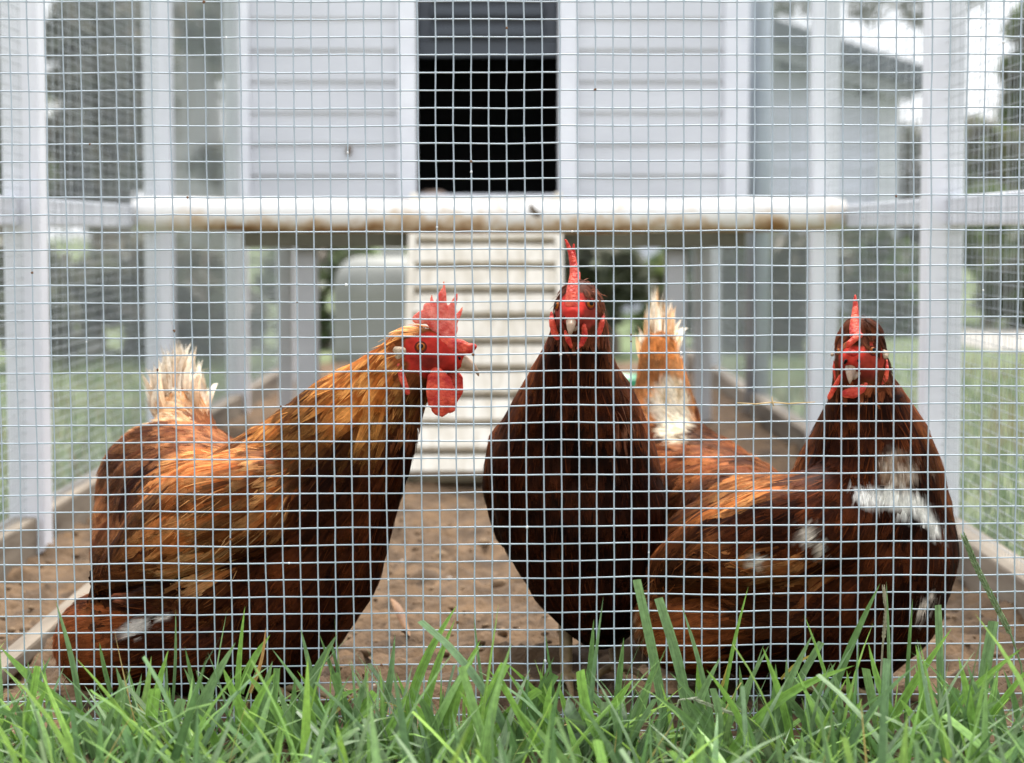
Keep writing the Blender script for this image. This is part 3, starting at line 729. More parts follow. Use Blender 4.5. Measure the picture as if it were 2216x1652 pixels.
def tail(parent, base, fan, n, cols_, seed, tuft=None):
    r_ = np.random.default_rng(seed); mb = MB()
    for i in range(n):
        a = r_.random(); u0, v0, y0, w0 = base
        p0 = P(u0 + (a - .5) * w0, v0 + r_.uniform(-8, 14), y0 + r_.uniform(-.02, .02))
        k = a * (len(fan) - 1); j = min(int(k), len(fan) - 2); f = k - j
        tu = fan[j][0] * (1 - f) + fan[j + 1][0] * f + r_.normal(0, 4); tv = fan[j][1] * (1 - f) + fan[j + 1][1] * f + r_.exponential(34)
        p1 = P(tu, tv, y0 + .035 + r_.uniform(-.02, .02))
        ax_ = p1 - p0; ln = ax_.length; s = Vector((1, r_.normal(0, .4), r_.normal(0, .2))); s = (s - ax_ * s.dot(ax_) / ln ** 2).normalized()
        nn = s.cross(ax_).normalized(); c0, c1 = [np.array(q) * r_.uniform(.8, 1.15) for q in cols_[r_.integers(len(cols_))]]
        W = r_.uniform(.004, .008) if i % 3 else r_.uniform(.0006, .0015); vs, cs = [], []
        bow = r_.normal(0, .006)
        for q in range(8):
            t = q / 7; ww = W * math.sin(math.pi * (.16 + .835 * t)) ** .8 * .5
            pos = p0 + ax_ * t + nn * bow * math.sin(math.pi * t) + s * bow * t * t
            vs += [pos - s * ww + nn * ww * .2, pos, pos + s * ww + nn * ww * .2]
            c = c0 * (1 - t) + c1 * t; cs += [tuple(c), tuple(c * .93), tuple(c)]
        fs = []
        for q in range(7): a_ = 3 * q; fs += [(a_, a_ + 1, a_ + 4, a_ + 3), (a_ + 1, a_ + 2, a_ + 5, a_ + 4)]
        ru = r_.random() * 50
        mb.add(vs, fs, cs, [(ru + a_ * W / .008, k / 7, ru * .02) for k in range(8) for a_ in (0, .5, 1)])
    return mb.build('tail', M_feather, parent, True, True)
def legs(parent, spots, hip):
    for (x, y) in spots:
        mb = MB(); V_, F_ = ico(2)
        def limb(pts, r0, r1):
            pts = [Vector(p) for p in pts]
            for a, b, i in zip(pts[:-1], pts[1:], range(9)):
                n = max(2, int((b - a).length / .003))
                for k in range(n + 1):
                    f = (i + k / n) / (len(pts) - 1); r = r0 + (r1 - r0) * f; c = a.lerp(b, k / n); mb.add([c + q * r for q in V_], F_)
        limb([(x + hip[0] * .02, y + hip[1] * .02, hip[2]), (x - hip[0] * .012, y - hip[1] * .012, .055), (x, y, .008)], .008, .0052)
        fa = math.atan2(hip[1], hip[0])
        for da, ln in ((0, .055), (.5, .045), (-.5, .045), (math.pi, .022)):
            limb([(x, y, .008), (x + math.cos(fa + da) * ln * .6, y + math.sin(fa + da) * ln * .6, .008), (x + math.cos(fa + da) * ln, y + math.sin(fa + da) * ln, .003)], .0045, .0022)
        link('leg', remesh(mb.mesh('leg'), .0016, 4), M_leg, parent, True)

GOLD = (.50, .20, .045); BUFF = (.66, .40, .17); MAH = (.022, .0055, .0024); RUST = (.095, .023, .006); DARK = (.055, .016, .009); WHITE = (.74, .68, .60); CREAM = (.74, .58, .38)
def lerp3(a, b, f): f = max(0, min(1, f)); return tuple(np.array(a) * (1 - f) + np.array(b) * f)
def smooth(a, b, x): t = max(0, min(1, (x - a) / (b - a))); return t * t * (3 - 2 * t)
def blob(u, v, cu, cv, ru, rv, rot=0):
    c, s = math.cos(rot), math.sin(rot); du, dv = u - cu, v - cv
    x, y = (du * c + dv * s) / ru, (-du * s + dv * c) / rv
    return math.sqrt(x * x + y * y)
LEFT = lambda *a: a

# ---- hen at the left, in profile
def Z1(p): return [(797.8 + x * .22532, 567.3 + y * .22532) for x, y in p]
A_face = Z1([(352, 735), (420, 700), (560, 680), (720, 690), (880, 730), (1030, 790), (1040, 860), (980, 930), (1070, 1100), (880, 1060), (740, 1050), (640, 1060), (560, 1110), (470, 1075), (380, 1010), (350, 930), (340, 820)])
henA = thing('hen', P(480, 1493, .15), 'golden necked brown hen in profile at the left, pale pink comb, beak to the right', 'hen', 'brown hens behind the wire')
A_body = chains([
    [(900, 766, .06, 52), (950, 772, .056, 40), (985, 778, .054, 27)],
    [(885, 758, .06, 50), (918, 750, .06, 42), (955, 756, .058, 32)],
    [(900, 768, .06, 52), (866, 808, .066, 72), (815, 876, .085, 100), (768, 936, .10, 134), (690, 1048, .12, 176), (580, 1130, .14, 190), (500, 1190, .15, 190)],
    [(690, 1048, .12, 176), (660, 1200, .13, 168), (620, 1310, .13, 140), (600, 1390, .13, 105), (590, 1470, .13, 70)],
    [(500, 1190, .15, 185), (400, 1090, .25, 170), (368, 1065, .27, 154), (355, 1190, .25, 152), (350, 1300, .22, 120)],
    [(395, 985, .30, 85), (398, 915, .32, 55), (395, 880, .325, 38)],
    [(540, 1090, .085, 120), (450, 1110, .075, 112), (360, 1160, .085, 88), (285, 1215, .10, 56), (228, 1254, .11, 28)],
    [(420, 1330, .15, 130), (330, 1385, .14, 118), (228, 1392, .13, 108)],
    [(560, 1380, .14, 130), (420, 1400, .14, 110)],
], .0038, 4)
fl = LEFT((900, 730, (-1, 0, -.35)), (870, 770, (-.8, 0, -.7)), (860, 860, (-.35, 0, -1)), (890, 920, (-.1, 0, -1)), (760, 830, (-.85, 0, -.62)), (640, 900, (-.85, 0, -.6)), (760, 960, (-.6, 0, -.8)), (680, 1080, (-.7, 0, -.75)),
          (830, 1080, (-.35, 0, -1)), (560, 1000, (-.95, 0, -.4)), (520, 1100, (-.9, 0, -.5)), (400, 1100, (-.85, 0, -.55)), (300, 1180, (-.75, 0, -.68)), (220, 1250, (-.7, 0, -.75)), (560, 1220, (-.72, 0, -.7)), (720, 1250, (-.5, 0, -.9)), (620, 1380, (-.45, 0, -.9)),
          (360, 950, (-.75, .3, -.4), .3), (440, 960, (-.8, .3, .2), .3), (250, 1050, (-.4, .2, -1), .27), (395, 890, (-.1, .3, 1), .32), (220, 1330, (-.9, 0, -.1)), (150, 1380, (-.5, .1, -.9)), (300, 1380, (-.95, 0, -.25)), (480, 1400, (-.8, 0, -.5)), (270, 1300, (-.8, 0, .1), .14))
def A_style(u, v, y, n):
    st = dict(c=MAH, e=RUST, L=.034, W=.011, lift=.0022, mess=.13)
    # neck hackle: long narrow golden feathers; top light and lower shade painted into their colour
    ax = (u - 480) * .62 + (v - 960) * 1.0                      # distance below the top line of the neck
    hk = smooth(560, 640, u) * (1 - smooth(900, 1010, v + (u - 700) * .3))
    crest_light = 1 - smooth(30, 330, (v - 735) - (880 - u) * .62)
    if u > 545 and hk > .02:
        c = lerp3((.030, .008, .004), (.20, .052, .009), crest_light); e = lerp3((.13, .036, .010), (.72, .32, .085), crest_light)
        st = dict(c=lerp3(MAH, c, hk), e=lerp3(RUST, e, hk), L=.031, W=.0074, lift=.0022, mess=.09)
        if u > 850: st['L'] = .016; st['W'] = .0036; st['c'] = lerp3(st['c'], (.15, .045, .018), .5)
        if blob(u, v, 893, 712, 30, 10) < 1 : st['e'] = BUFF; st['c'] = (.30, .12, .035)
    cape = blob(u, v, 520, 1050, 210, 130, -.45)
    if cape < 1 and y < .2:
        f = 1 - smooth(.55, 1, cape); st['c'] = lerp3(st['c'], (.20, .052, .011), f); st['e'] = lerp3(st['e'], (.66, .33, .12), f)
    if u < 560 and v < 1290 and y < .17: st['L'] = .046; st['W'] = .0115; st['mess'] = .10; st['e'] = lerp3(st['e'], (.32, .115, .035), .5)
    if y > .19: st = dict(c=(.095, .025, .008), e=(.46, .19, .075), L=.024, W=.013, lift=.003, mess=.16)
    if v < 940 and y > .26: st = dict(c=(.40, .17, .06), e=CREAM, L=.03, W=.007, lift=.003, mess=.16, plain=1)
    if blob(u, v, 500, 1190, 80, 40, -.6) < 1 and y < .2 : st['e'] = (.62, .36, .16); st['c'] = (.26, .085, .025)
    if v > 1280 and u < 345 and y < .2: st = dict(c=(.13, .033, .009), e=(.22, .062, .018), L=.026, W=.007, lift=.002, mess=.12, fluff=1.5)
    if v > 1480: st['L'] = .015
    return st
def A_facef(u, v, y, n):
    if u > 872 and inpoly(u, v, A_face):
        k = noise.noise(Vector((u * .05, v * .05, 3)))
        dk = max(0, 1 - blob(u, v, 928, 784, 46, 22)) * 1.5
        return np.array(lerp3((.36, .024, .016), (.10, .013, .010), min(.85, dk))) * (1 + .5 * k)
    return None
def A_pale(u, v, y, p):
    k = .55 * noise.noise(p * 60) + .5 * noise.noise(p * 200)
    d = min(blob(u, v, 292, 1362, 34, 13, -.45), blob(u, v, 345, 1338, 20, 9, -.2) * 1.1) + k if y < .2 else 9
    return (1 - smooth(.75, 1.15, d)) * .9, (.70, .62, .54)
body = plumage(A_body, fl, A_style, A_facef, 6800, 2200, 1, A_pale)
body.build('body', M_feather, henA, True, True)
def z1c(pts, y): return [(*Z1([(a, b)])[0], y + d, r * .22532) for a, b, r, d in pts]
link('comb', chains([z1c(q, .058) for q in (
    [(462, 548, 50, 0), (520, 530, 72, 0), (600, 520, 74, 0), (680, 560, 78, 0), (750, 610, 74, 0), (790, 660, 58, 0), (790, 700, 50, 0)], [(600, 560, 60, 0), (690, 640, 90, 0), (740, 700, 60, 0)],
    [(560, 470, 40, 0), (548, 425, 30, 0), (563, 388, 14, 0)], [(610, 440, 44, .001), (606, 370, 22, .001), (604, 318, 12, .001)], [(665, 450, 46, 0), (676, 350, 26, 0), (685, 248, 9, 0)], [(715, 470, 46, -.001), (722, 330, 32, -.001), (724, 190, 13, -.001)],
    [(760, 540, 62, 0), (800, 440, 44, 0), (836, 350, 26, 0), (858, 284, 11, 0)], [(820, 560, 46, .001), (872, 500, 26, .001), (902, 434, 11, .001)], [(810, 680, 44, 0), (842, 640, 24, 0), (852, 600, 11, 0)])], .0008, 3, 2, .38), M_pinkcomb, henA, True)
link('comb_front', chains([[(945, 735, .056, 11), (962, 741, .053, 14), (980, 742, .052, 11), (996, 747, .051, 13), (1012, 751, .051, 9), (1025, 751, .051, 8)], [(975, 752, .050, 11), (1002, 757, .05, 10), (1020, 760, .051, 6)]], .001, 4, 2), M_red, henA, True)
link('wattle', chains([z1c(q, .046) for q in ([(650, 1070, 70, 0), (690, 1170, 118, 0), (715, 1290, 140, -.001), (690, 1390, 100, 0), (705, 1445, 48, 0)], [(780, 1330, 80, 0), (785, 1400, 58, 0), (785, 1435, 22, 0)], [(595, 1100, 38, -.003), (585, 1240, 42, -.004), (610, 1370, 44, -.003)])], .0009, 3, 2, .38), M_red, henA, True)
link('wattle', chains([z1c(q, .060) for q in ([(800, 1060, 60, 0), (835, 1130, 78, 0), (840, 1230, 76, 0), (815, 1320, 50, 0)],)], .0009, 3, 2, .4), M_red, henA, True)
link('beak', chains([[(978, 780, .054, 17), (1002, 783, .053, 15), (1020, 792, .052, 10), (1031, 803, .052, 5), (1036, 814, .052, 2.2)], [(965, 797, .054, 9), (1000, 800, .053, 8), (1022, 805, .052, 4)]], .0007, 4, 2), M_beak, henA, True)
link('nostril', chains([[(985, 771, .0475, 4), (994, 776, .0475, 4)]], .0005, 2, 2), M_pupil, henA, True)
link('earlobe', chains([[(858, 758, .046, 9), (870, 760, .043, 10), (862, 772, .045, 9)], [(856, 775, .047, 8)]], .0009, 3, 2), M_lobe, henA, True)
link('ear_flap', chains([[(862, 790, .043, 8), (872, 822, .041, 9), (882, 850, .043, 7)]], .0009, 3, 2, .5), M_red, henA, True)
eye(henA, A_body, 910.5, 751, 10.5)
tail(henA, (398, 905, .32, 100), [(318, 790), (342, 766), (366, 745), (386, 728), (404, 745), (430, 785), (448, 835)], 260, [((.46, .26, .12), (.80, .71, .56)), ((.62, .46, .30), (.84, .78, .66)), ((.42, .20, .08), (.76, .62, .44))], 3)
ea = Vector((.9, -.2, 0))
legs(henA, [(P(560, 1493, .12).x, .11), (P(470, 1493, .2).x, .2)], (.95, -.2, .11))

# ---- middle hen, facing the camera
def Z2(x, y): return 1108 + x * .22532, 496.4 + y * .22532
henE = thing('hen', P(1260, 1470, .22), 'dark mahogany hen facing the camera in the middle, red comb flopped to one side', 'hen', 'brown hens behind the wire')
E_body = chains([
    [(1253, 650, .085, 46), (1254, 672, .08, 56), (1254, 735, .085, 60)],
    [(1238, 685, .055, 24), (1240, 672, .07, 34)],
    [(1222, 712, .088, 30)], [(1286, 712, .088, 30)],
    [(1254, 720, .085, 58), (1248, 780, .095, 76), (1244, 840, .11, 100), (1247, 905, .125, 135), (1240, 1010, .15, 182), (1258, 1105, .15, 182), (1285, 1210, .15, 150), (1300, 1285, .15, 105), (1300, 1330, .15, 70)],
    [(1258, 1105, .16, 175), (1235, 1060, .28, 158), (1215, 1030, .36, 120), (1200, 980, .40, 70)],
    [(1112, 965, .165, 54), (1096, 1050, .17, 48), (1120, 1140, .18, 50)],
], .0038, 4)
fl = LEFT((1254, 620, (0, .4, -1)), (1200, 680, (-.1, .3, -1)), (1310, 680, (.1, .3, -1)), (1254, 780, (0, 0, -1)), (1170, 830, (-.45, 0, -1)), (1330, 820, (.3, 0, -1)), (1100, 930, (-.6, 0, -1)), (1400, 930, (.5, 0, -1)), (1240, 950, (0, 0, -1)), (1060, 1030, (-.05, 0, -1)), (1430, 1050, (.1, 0, -1)), (1100, 1150, (.25, 0, -1)), (1240, 1150, (0, 0, -1)), (1400, 1200, (-.1, 0, -1)), (1200, 1300, (.3, 0, -1)), (1300, 1330, (0, 0, -1)), (1230, 1000, (0, 1, .3), .38))
def E_style(u, v, y, n):
    st = dict(c=(.0085, .0023, .001), e=(.046, .0105, .003), L=.030, W=.012, lift=.002, mess=.12)
    if v < 930: st = dict(c=(.013, .0033, .0014), e=(.075, .017, .0045), L=.028, W=.0072, lift=.0015, mess=.09)
    if v < 745: st = dict(c=(.10, .026, .011), e=(.20, .065, .03), L=.010, W=.0032, lift=.0008, mess=.2)
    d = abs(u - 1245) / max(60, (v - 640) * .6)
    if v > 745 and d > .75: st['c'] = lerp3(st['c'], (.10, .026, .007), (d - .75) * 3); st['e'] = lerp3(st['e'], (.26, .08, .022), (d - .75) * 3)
    if blob(u, v, 1330, 900, 12, 70, .35) < 1: st['c'] = (.09, .034, .018); st['e'] = (.17, .07, .035)
    if y > .3: st['c'] = (.17, .05, .018)
    return st
def E_facef(u, v, y, n):
    if v > 762 or v < 610: return None
    k = 1 + .35 * noise.noise(Vector((u * .06, v * .06, 7)))
    if blob(u, v, 1240, 662, 27, 34) < 1 and y < .09: return np.array((.42, .028, .02)) * k
    if y < .075 and blob(u, v, 1245, 676, 52, 40) < 1 and n.y < -.15: return np.array((.22, .032, .022)) * k
    return None
body = plumage(E_body, fl, E_style, E_facef, 6000, 1800, 2)
body.build('body', M_feather, henE, True, True)
def zc(f, pts, y): return [(*f(x, yy), y + dy, r * .22532) for x, yy, r, dy in pts]
link('comb', chains([zc(Z2, [(580, 740, 76, -.004), (578, 640, 70, .0), (585, 560, 62, .004), (600, 440, 50, .012), (592, 340, 42, .016), (572, 255, 33, .018), (546, 175, 23, .02), (514, 100, 14, .02)], .063),
                     zc(Z2, [(598, 340, 34, .022), (592, 240, 25, .024), (592, 145, 15, .024)], .063),
                     zc(Z2, [(620, 560, 40, .02), (640, 430, 22, .03), (625, 360, 12, .034)], .063)], .0011, 3, 2), M_red, henE, True)
link('beak', chains([zc(Z2, [(575, 800, 38, .0), (572, 860, 62, -.003), (565, 930, 44, -.012), (560, 990, 24, -.016), (558, 1032, 9, -.017)], .058), zc(Z2, [(620, 900, 44, .004), (600, 960, 26, -.002)], .058)], .0008, 4, 2), M_beak, henE, True)
for s, pts in ((-1, [(512, 985, 22, 0), (540, 1060, 34, 0), (570, 1130, 20, .002)]), (1, [(690, 930, 30, 0), (700, 1020, 38, 0), (670, 1100, 30, .0), (625, 1150, 14, 0)])):
    link('wattle', chains([zc(Z2, pts, .058)], .001, 3, 2, .6), M_red, henE, True)
for pts in ([(378, 800, 18, .004), (385, 900, 36, 0), (410, 1000, 40, 0), (440, 1050, 26, 0)], [(880, 810, 16, .006), (865, 900, 32, 0), (835, 990, 36, 0), (800, 1050, 26, 0)]):
    link('ear_flap', chains([zc(Z2, pts, .068)], .001, 3, 2, .6), M_red, henE, True)
eye(henE, E_body, *Z2(752, 720), 9.5); eye(henE, E_body, *Z2(440, 735), 9)
for x in (505, 640): link('nostril', chains([zc(Z2, [(x, 845, 14, 0), (x + (12 if x > 570 else -12), 872, 12, .003)], .0515)], .0005, 2, 2), M_pupil, henE, True)
tail(henE, (1205, 985, .41, 60), [(1165, 930), (1200, 915), (1235, 925)], 26, [((.20, .07, .03), (.5, .3, .16))], 5)
legs(henE, [(P(1225, 1480, .16).x, .15), (P(1330, 1480, .2).x, .19)], (.05, -.95, .12))

# ---- right hen, body to the right, head turned to the camera
def Z3(x, y): return 1728.5 + x * .22532, 620.5 + y * .22532
henC = thing('hen', P(1750, 1490, .15), 'brown hen at the right with white shoulder patches, head turned to the camera', 'hen', 'brown hens behind the wire')
C_body = chains([
    [(1862, 735, .09, 52), (1862, 770, .085, 56), (1866, 815, .088, 62)],
    [(1846, 780, .062, 26), (1850, 775, .075, 40)],
    [(1832, 800, .09, 30)], [(1898, 800, .09, 31)],
    [(1866, 815, .09, 60), (1872, 860, .095, 74), (1880, 910, .105, 97), (1884, 980, .115, 130), (1880, 1055, .13, 163), (1882, 1190, .14, 186), (1872, 1280, .14, 170), (1840, 1360, .14, 125)],
    [(1880, 1150, .14, 180), (1760, 1190, .15, 172), (1650, 1195, .16, 163), (1560, 1230, .17, 150), (1480, 1290, .16, 118)],
    [(1650, 1200, .2, 150), (1590, 1130, .30, 140), (1500, 1085, .36, 148), (1450, 1040, .39, 130)],
    [(1500, 1060, .36, 120), (1440, 975, .40, 88), (1436, 890, .41, 66), (1430, 810, .415, 46), (1428, 760, .42, 34)],
    [(1790, 1120, .085, 110), (1680, 1150, .075, 110), (1570, 1190, .08, 95), (1490, 1225, .09, 70), (1440, 1240, .10, 40)],
    [(1600, 1330, .13, 120), (1520, 1345, .12, 112), (1475, 1345, .115, 106)],
    [(1700, 1340, .14, 140), (1780, 1370, .14, 120), (1650, 1420, .14, 70)],
], .0038, 4)
fl = LEFT((1862, 690, (0, .4, -1)), (1800, 760, (-.1, .3, -1)), (1925, 770, (.1, .3, -1)), (1866, 870, (0, 0, -1)), (1800, 920, (-.4, 0, -1)), (1960, 900, (.4, 0, -1)), (1880, 980, (-.05, 0, -1)), (1770, 990, (-.6, 0, -.7)), (2010, 1010, (.25, 0, -1)), (1700, 1030, (-1, 0, -.2)), (1620, 1060, (-.95, 0, -.3)), (1780, 1130, (-.9, 0, -.4)), (1650, 1150, (-.9, 0, -.45)), (1520, 1180, (-.75, 0, -.65)), (1440, 1240, (-.6, 0, -.8)), (1900, 1120, (-.4, 0, -.9)), (2040, 1180, (-.05, 0, -1)), (1950, 1280, (-.35, 0, -.9)), (1800, 1270, (-.75, 0, -.6)), (1700, 1300, (-.7, 0, .15)), (1620, 1270, (-.6, 0, .4)), (1440, 1300, (-1, 0, -.1)), (1400, 1380, (-.5, 0, -.9)), (1520, 1380, (-.9, 0, -.3)), (1800, 1400, (-.5, 0, -.8)), (1960, 1390, (-.5, 0, -.8)),
          (1600, 1000, (-.9, .3, .2), .33), (1500, 970, (-.7, .3, .5), .38), (1440, 900, (-.1, .2, 1), .4), (1430, 760, (0, .2, 1), .42))
def C_style(u, v, y, n):
    st = dict(c=(.018, .0045, .0018), e=(.095, .022, .0055), L=.034, W=.0125, lift=.002, mess=.12)
    if y > .24:
        st = dict(c=(.10, .026, .008), e=(.30, .105, .032), L=.028, W=.011, lift=.003, mess=.16)
        if v < 830: st = dict(c=(.30, .10, .025), e=lerp3((.40, .15, .045), CREAM, smooth(775, 715, v)), L=.028, W=.006, lift=.004, mess=.2)
        elif v < 940: st['c'] = (.34, .12, .035); st['e'] = (.54, .26, .10)
        return st
    if v < 1010 - abs(u - 1880) * .1 : st = dict(c=(.017, .0042, .0017), e=(.11, .026, .0065), L=.030, W=.0072, lift=.0016, mess=.09)
    if v < 850: st = dict(c=(.11, .028, .010), e=(.22, .07, .026), L=.011, W=.0034, lift=.0008, mess=.18)
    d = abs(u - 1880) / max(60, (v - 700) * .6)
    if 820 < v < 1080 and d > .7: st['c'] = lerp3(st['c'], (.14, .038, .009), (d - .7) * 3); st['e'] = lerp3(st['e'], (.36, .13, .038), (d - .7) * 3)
    cape = blob(u, v, 1665, 1050, 125, 38, -.12)
    if cape < 1: f = 1 - cape ** 2; st['c'] = lerp3(st['c'], (.22, .062, .013), f); st['e'] = lerp3(st['e'], (.60, .28, .095), f)
    if u < 1640 and v < 1260: st['L'] = .042; st['e'] = lerp3(st['e'], (.30, .10, .03), .6)
    if blob(u, v, 1735, 1210, 95, 40, .1) < 1: st['c'] = lerp3(st['c'], (.17, .05, .014), .7); st['e'] = (.40, .17, .06)
    if 1230 < v and u < 1640 and y < .16: st = dict(c=lerp3((.13, .034, .009), (.36, .14, .05), smooth(1440, 1380, u)), e=lerp3((.24, .07, .02), CREAM, smooth(1430, 1375, u)), L=.024, W=.006, lift=.002, mess=.16, fluff=1.5)
    elif blob(u, v, 1690, 1300, 120, 70) < 1: st['c'] = (.075, .02, .006); st['e'] = (.20, .06, .017); st['mess'] = .3; st['fluff'] = 2; st['W'] = .006
    return st
def C_facef(u, v, y, n):
    if v > 850 or v < 690: return None
    k = 1 + .45 * noise.noise(Vector((u * .07, v * .07, 2)))
    if blob(u, v, 1846, 770, 26, 22) < 1 and y < .09: return np.array((.42, .032, .02)) * k
    if y < .085 and n.y < -.05 and (blob(u, v, 1884, 776, 30, 34) < 1 or blob(u, v, 1818, 776, 20, 34) < 1 or blob(u, v, 1856, 800, 44, 26) < 1):
        return np.array(lerp3((.30, .034, .02), (.10, .016, .010), smooth(785, 820, v))) * k
    return None
def C_pale(u, v, y, p):
    k = .5 * noise.noise(p * 55) + .45 * noise.noise(p * 190)
    if y > .24:
        d = blob(u, v, 1450, 888, 42, 64, -.12) + k * .7
        return (1 - smooth(.8, 1.15, d)), ((.70, .60, .44) if noise.noise(Vector((p.x * 300, p.z * 30, 1))) > -.25 else (.56, .42, .25))
    d = min(blob(u, v, 1898, 1076, 56, 21, .08), blob(u, v, 1962, 1090, 50, 25, .25), blob(u, v, 2012, 1130, 38, 17, .9)) + k * .5
    f = 1 - smooth(.8, 1.1, d)
    if f > 0: return f, (.82, .78, .71)
    d = blob(u, v, 1950, 1028, 58, 44, .2) + k * 1.1
    f = 1 - smooth(.55, 1.1, d)
    if f > 0: return f * .85, ((.56, .44, .34) if noise.noise(p * 260) > .0 else (.26, .16, .10))
    d = min(blob(u, v, 1750, 1158, 20, 24, .3), blob(u, v, 2005, 1312, 11, 38, .55), blob(u, v, 1640, 1225, 12, 34, -.5) * 1.1, blob(u, v, 1772, 1190, 14, 18, .2)) + k
    return (1 - smooth(.6, 1.15, d)) * .9, (.68, .58, .48)
body = plumage(C_body, fl, C_style, C_facef, 6800, 2400, 4, C_pale)
body.build('body', M_feather, henC, True, True)
link('comb', chains([zc(Z3, [(545, 470, 60, 0), (540, 400, 60, .006), (540, 300, 42, .012), (545, 190, 32, .018), (540, 85, 15, .02)], .068), zc(Z3, [(570, 400, 40, .02), (575, 320, 18, .03), (572, 290, 10, .034)], .068),
                     zc(Z3, [(605, 465, 22, -.002), (540, 500, 34, -.006), (490, 545, 34, -.008), (465, 580, 18, -.008)], .068), zc(Z3, [(470, 650, 36, -.004), (520, 640, 42, -.009), (570, 650, 30, -.006)], .066)], .0011, 3, 2), M_red, henC, True)
link('beak', chains([zc(Z3, [(500, 710, 34, .002), (498, 790, 58, -.002), (497, 850, 42, -.010), (492, 900, 22, -.014), (490, 934, 9, -.015)], .061), zc(Z3, [(560, 830, 40, .004), (530, 880, 22, -.004)], .061)], .0008, 4, 2), M_beak, henC, True)
for pts in ([(400, 860, 24, 0), (350, 960, 30, .002), (300, 1050, 30, .004), (290, 1070, 24, .005)], [(440, 1030, 42, 0), (520, 1020, 62, 0), (600, 985, 46, .002), (650, 930, 22, .004)]):
    link('wattle', chains([zc(Z3, pts, .064)], .001, 3, 2, .55), M_red, henC, True)
for pts in ([(845, 710, 16, .004), (850, 800, 26, 0), (830, 890, 32, 0), (785, 940, 26, 0)], [(335, 720, 14, .008), (340, 810, 20, .006), (350, 890, 18, .004)]):
    link('ear_flap', chains([zc(Z3, pts, .072)], .001, 3, 2, .6), M_red, henC, True)
for pts in ([(842, 640, 30, 0), (835, 670, 30, -.002), (812, 610, 14, 0)], [(322, 655, 22, .008)]):
    link('earlobe', chains([zc(Z3, pts, .074)], .0009, 3, 2), M_lobe, henC, True)
eye(henC, C_body, *Z3(712, 615), 9); eye(henC, C_body, *Z3(385, 625), 8.5)
for x in (455, 575): link('nostril', chains([zc(Z3, [(x, 712, 17, 0), (x + (14 if x > 500 else -14), 735, 14, .003)], .055)], .0005, 2, 2), M_pupil, henC, True)
tail(henC, (1430, 800, .42, 64), [(1388, 715), (1400, 665), (1415, 608), (1428, 640), (1444, 628), (1456, 668), (1470, 725)], 150, [((.50, .22, .08), (.84, .74, .56)), ((.74, .56, .34), (.84, .78, .64)), ((.42, .17, .06), (.66, .42, .22))], 7)
legs(henC, [(P(1740, 1490, .12).x, .11), (P(1690, 1490, .2).x, .21)], (.95, -.25, .10))

# ------------------------------------------------------------------ grass in front of the wire
mb = MB()
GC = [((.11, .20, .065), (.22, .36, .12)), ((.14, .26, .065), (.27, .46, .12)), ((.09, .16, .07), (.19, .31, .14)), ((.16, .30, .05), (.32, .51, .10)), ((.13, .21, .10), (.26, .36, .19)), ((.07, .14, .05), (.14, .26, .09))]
DRY = [((.34, .24, .08), (.55, .40, .16)), ((.30, .26, .09), (.48, .40, .14))]
nb = 0
while nb < 3000:
    y = -.004 - .40 * random.random() ** 1.25
    x = random.uniform(-.62, .56)
    h = random.uniform(.04, .112) * (1 + .18 * noise.noise(Vector((x * 7, y * 7, 2))))
    h *= .62 + .38 * smooth(-.02, -.10, y)
    if random.random() < .3: h *= .6
    dry_ = random.random() > .965; fine = random.random() < .32
    c, c2 = random.choice(DRY) if dry_ else random.choice(GC)
    k = random.uniform(.7, 1.2); c = tuple(np.array(c) * k); c2 = tuple(np.array(c2) * k)
    an = random.uniform(0, 2 * math.pi)
    dx, dy = math.cos(an), math.sin(an) * .5
    lean = random.uniform(0, .85); bend = random.uniform(-.1, .9) if random.random() < .8 else random.uniform(.9, 1.9)
    if y > -.05 and dy > 0: dy = -dy
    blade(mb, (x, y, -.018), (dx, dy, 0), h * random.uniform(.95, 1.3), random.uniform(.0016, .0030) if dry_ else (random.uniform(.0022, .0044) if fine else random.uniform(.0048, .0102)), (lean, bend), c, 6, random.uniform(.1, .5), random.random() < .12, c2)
    nb += 1
for i in range(700):
    x = random.uniform(-.6, .55); y = -.005 - .36 * random.random(); c, c2 = random.choice([((.22, .17, .08), (.34, .27, .14)), ((.14, .10, .06), (.22, .17, .10)), ((.30, .25, .13), (.42, .35, .20))])
    blade(mb, (x, y, -.012), (random.uniform(-1, 1), random.uniform(-.5, .5), 0), random.uniform(.02, .055), random.uniform(.001, .0025), (random.uniform(.5, 1.3), random.uniform(0, .9)), c, 4, .2, False, c2)
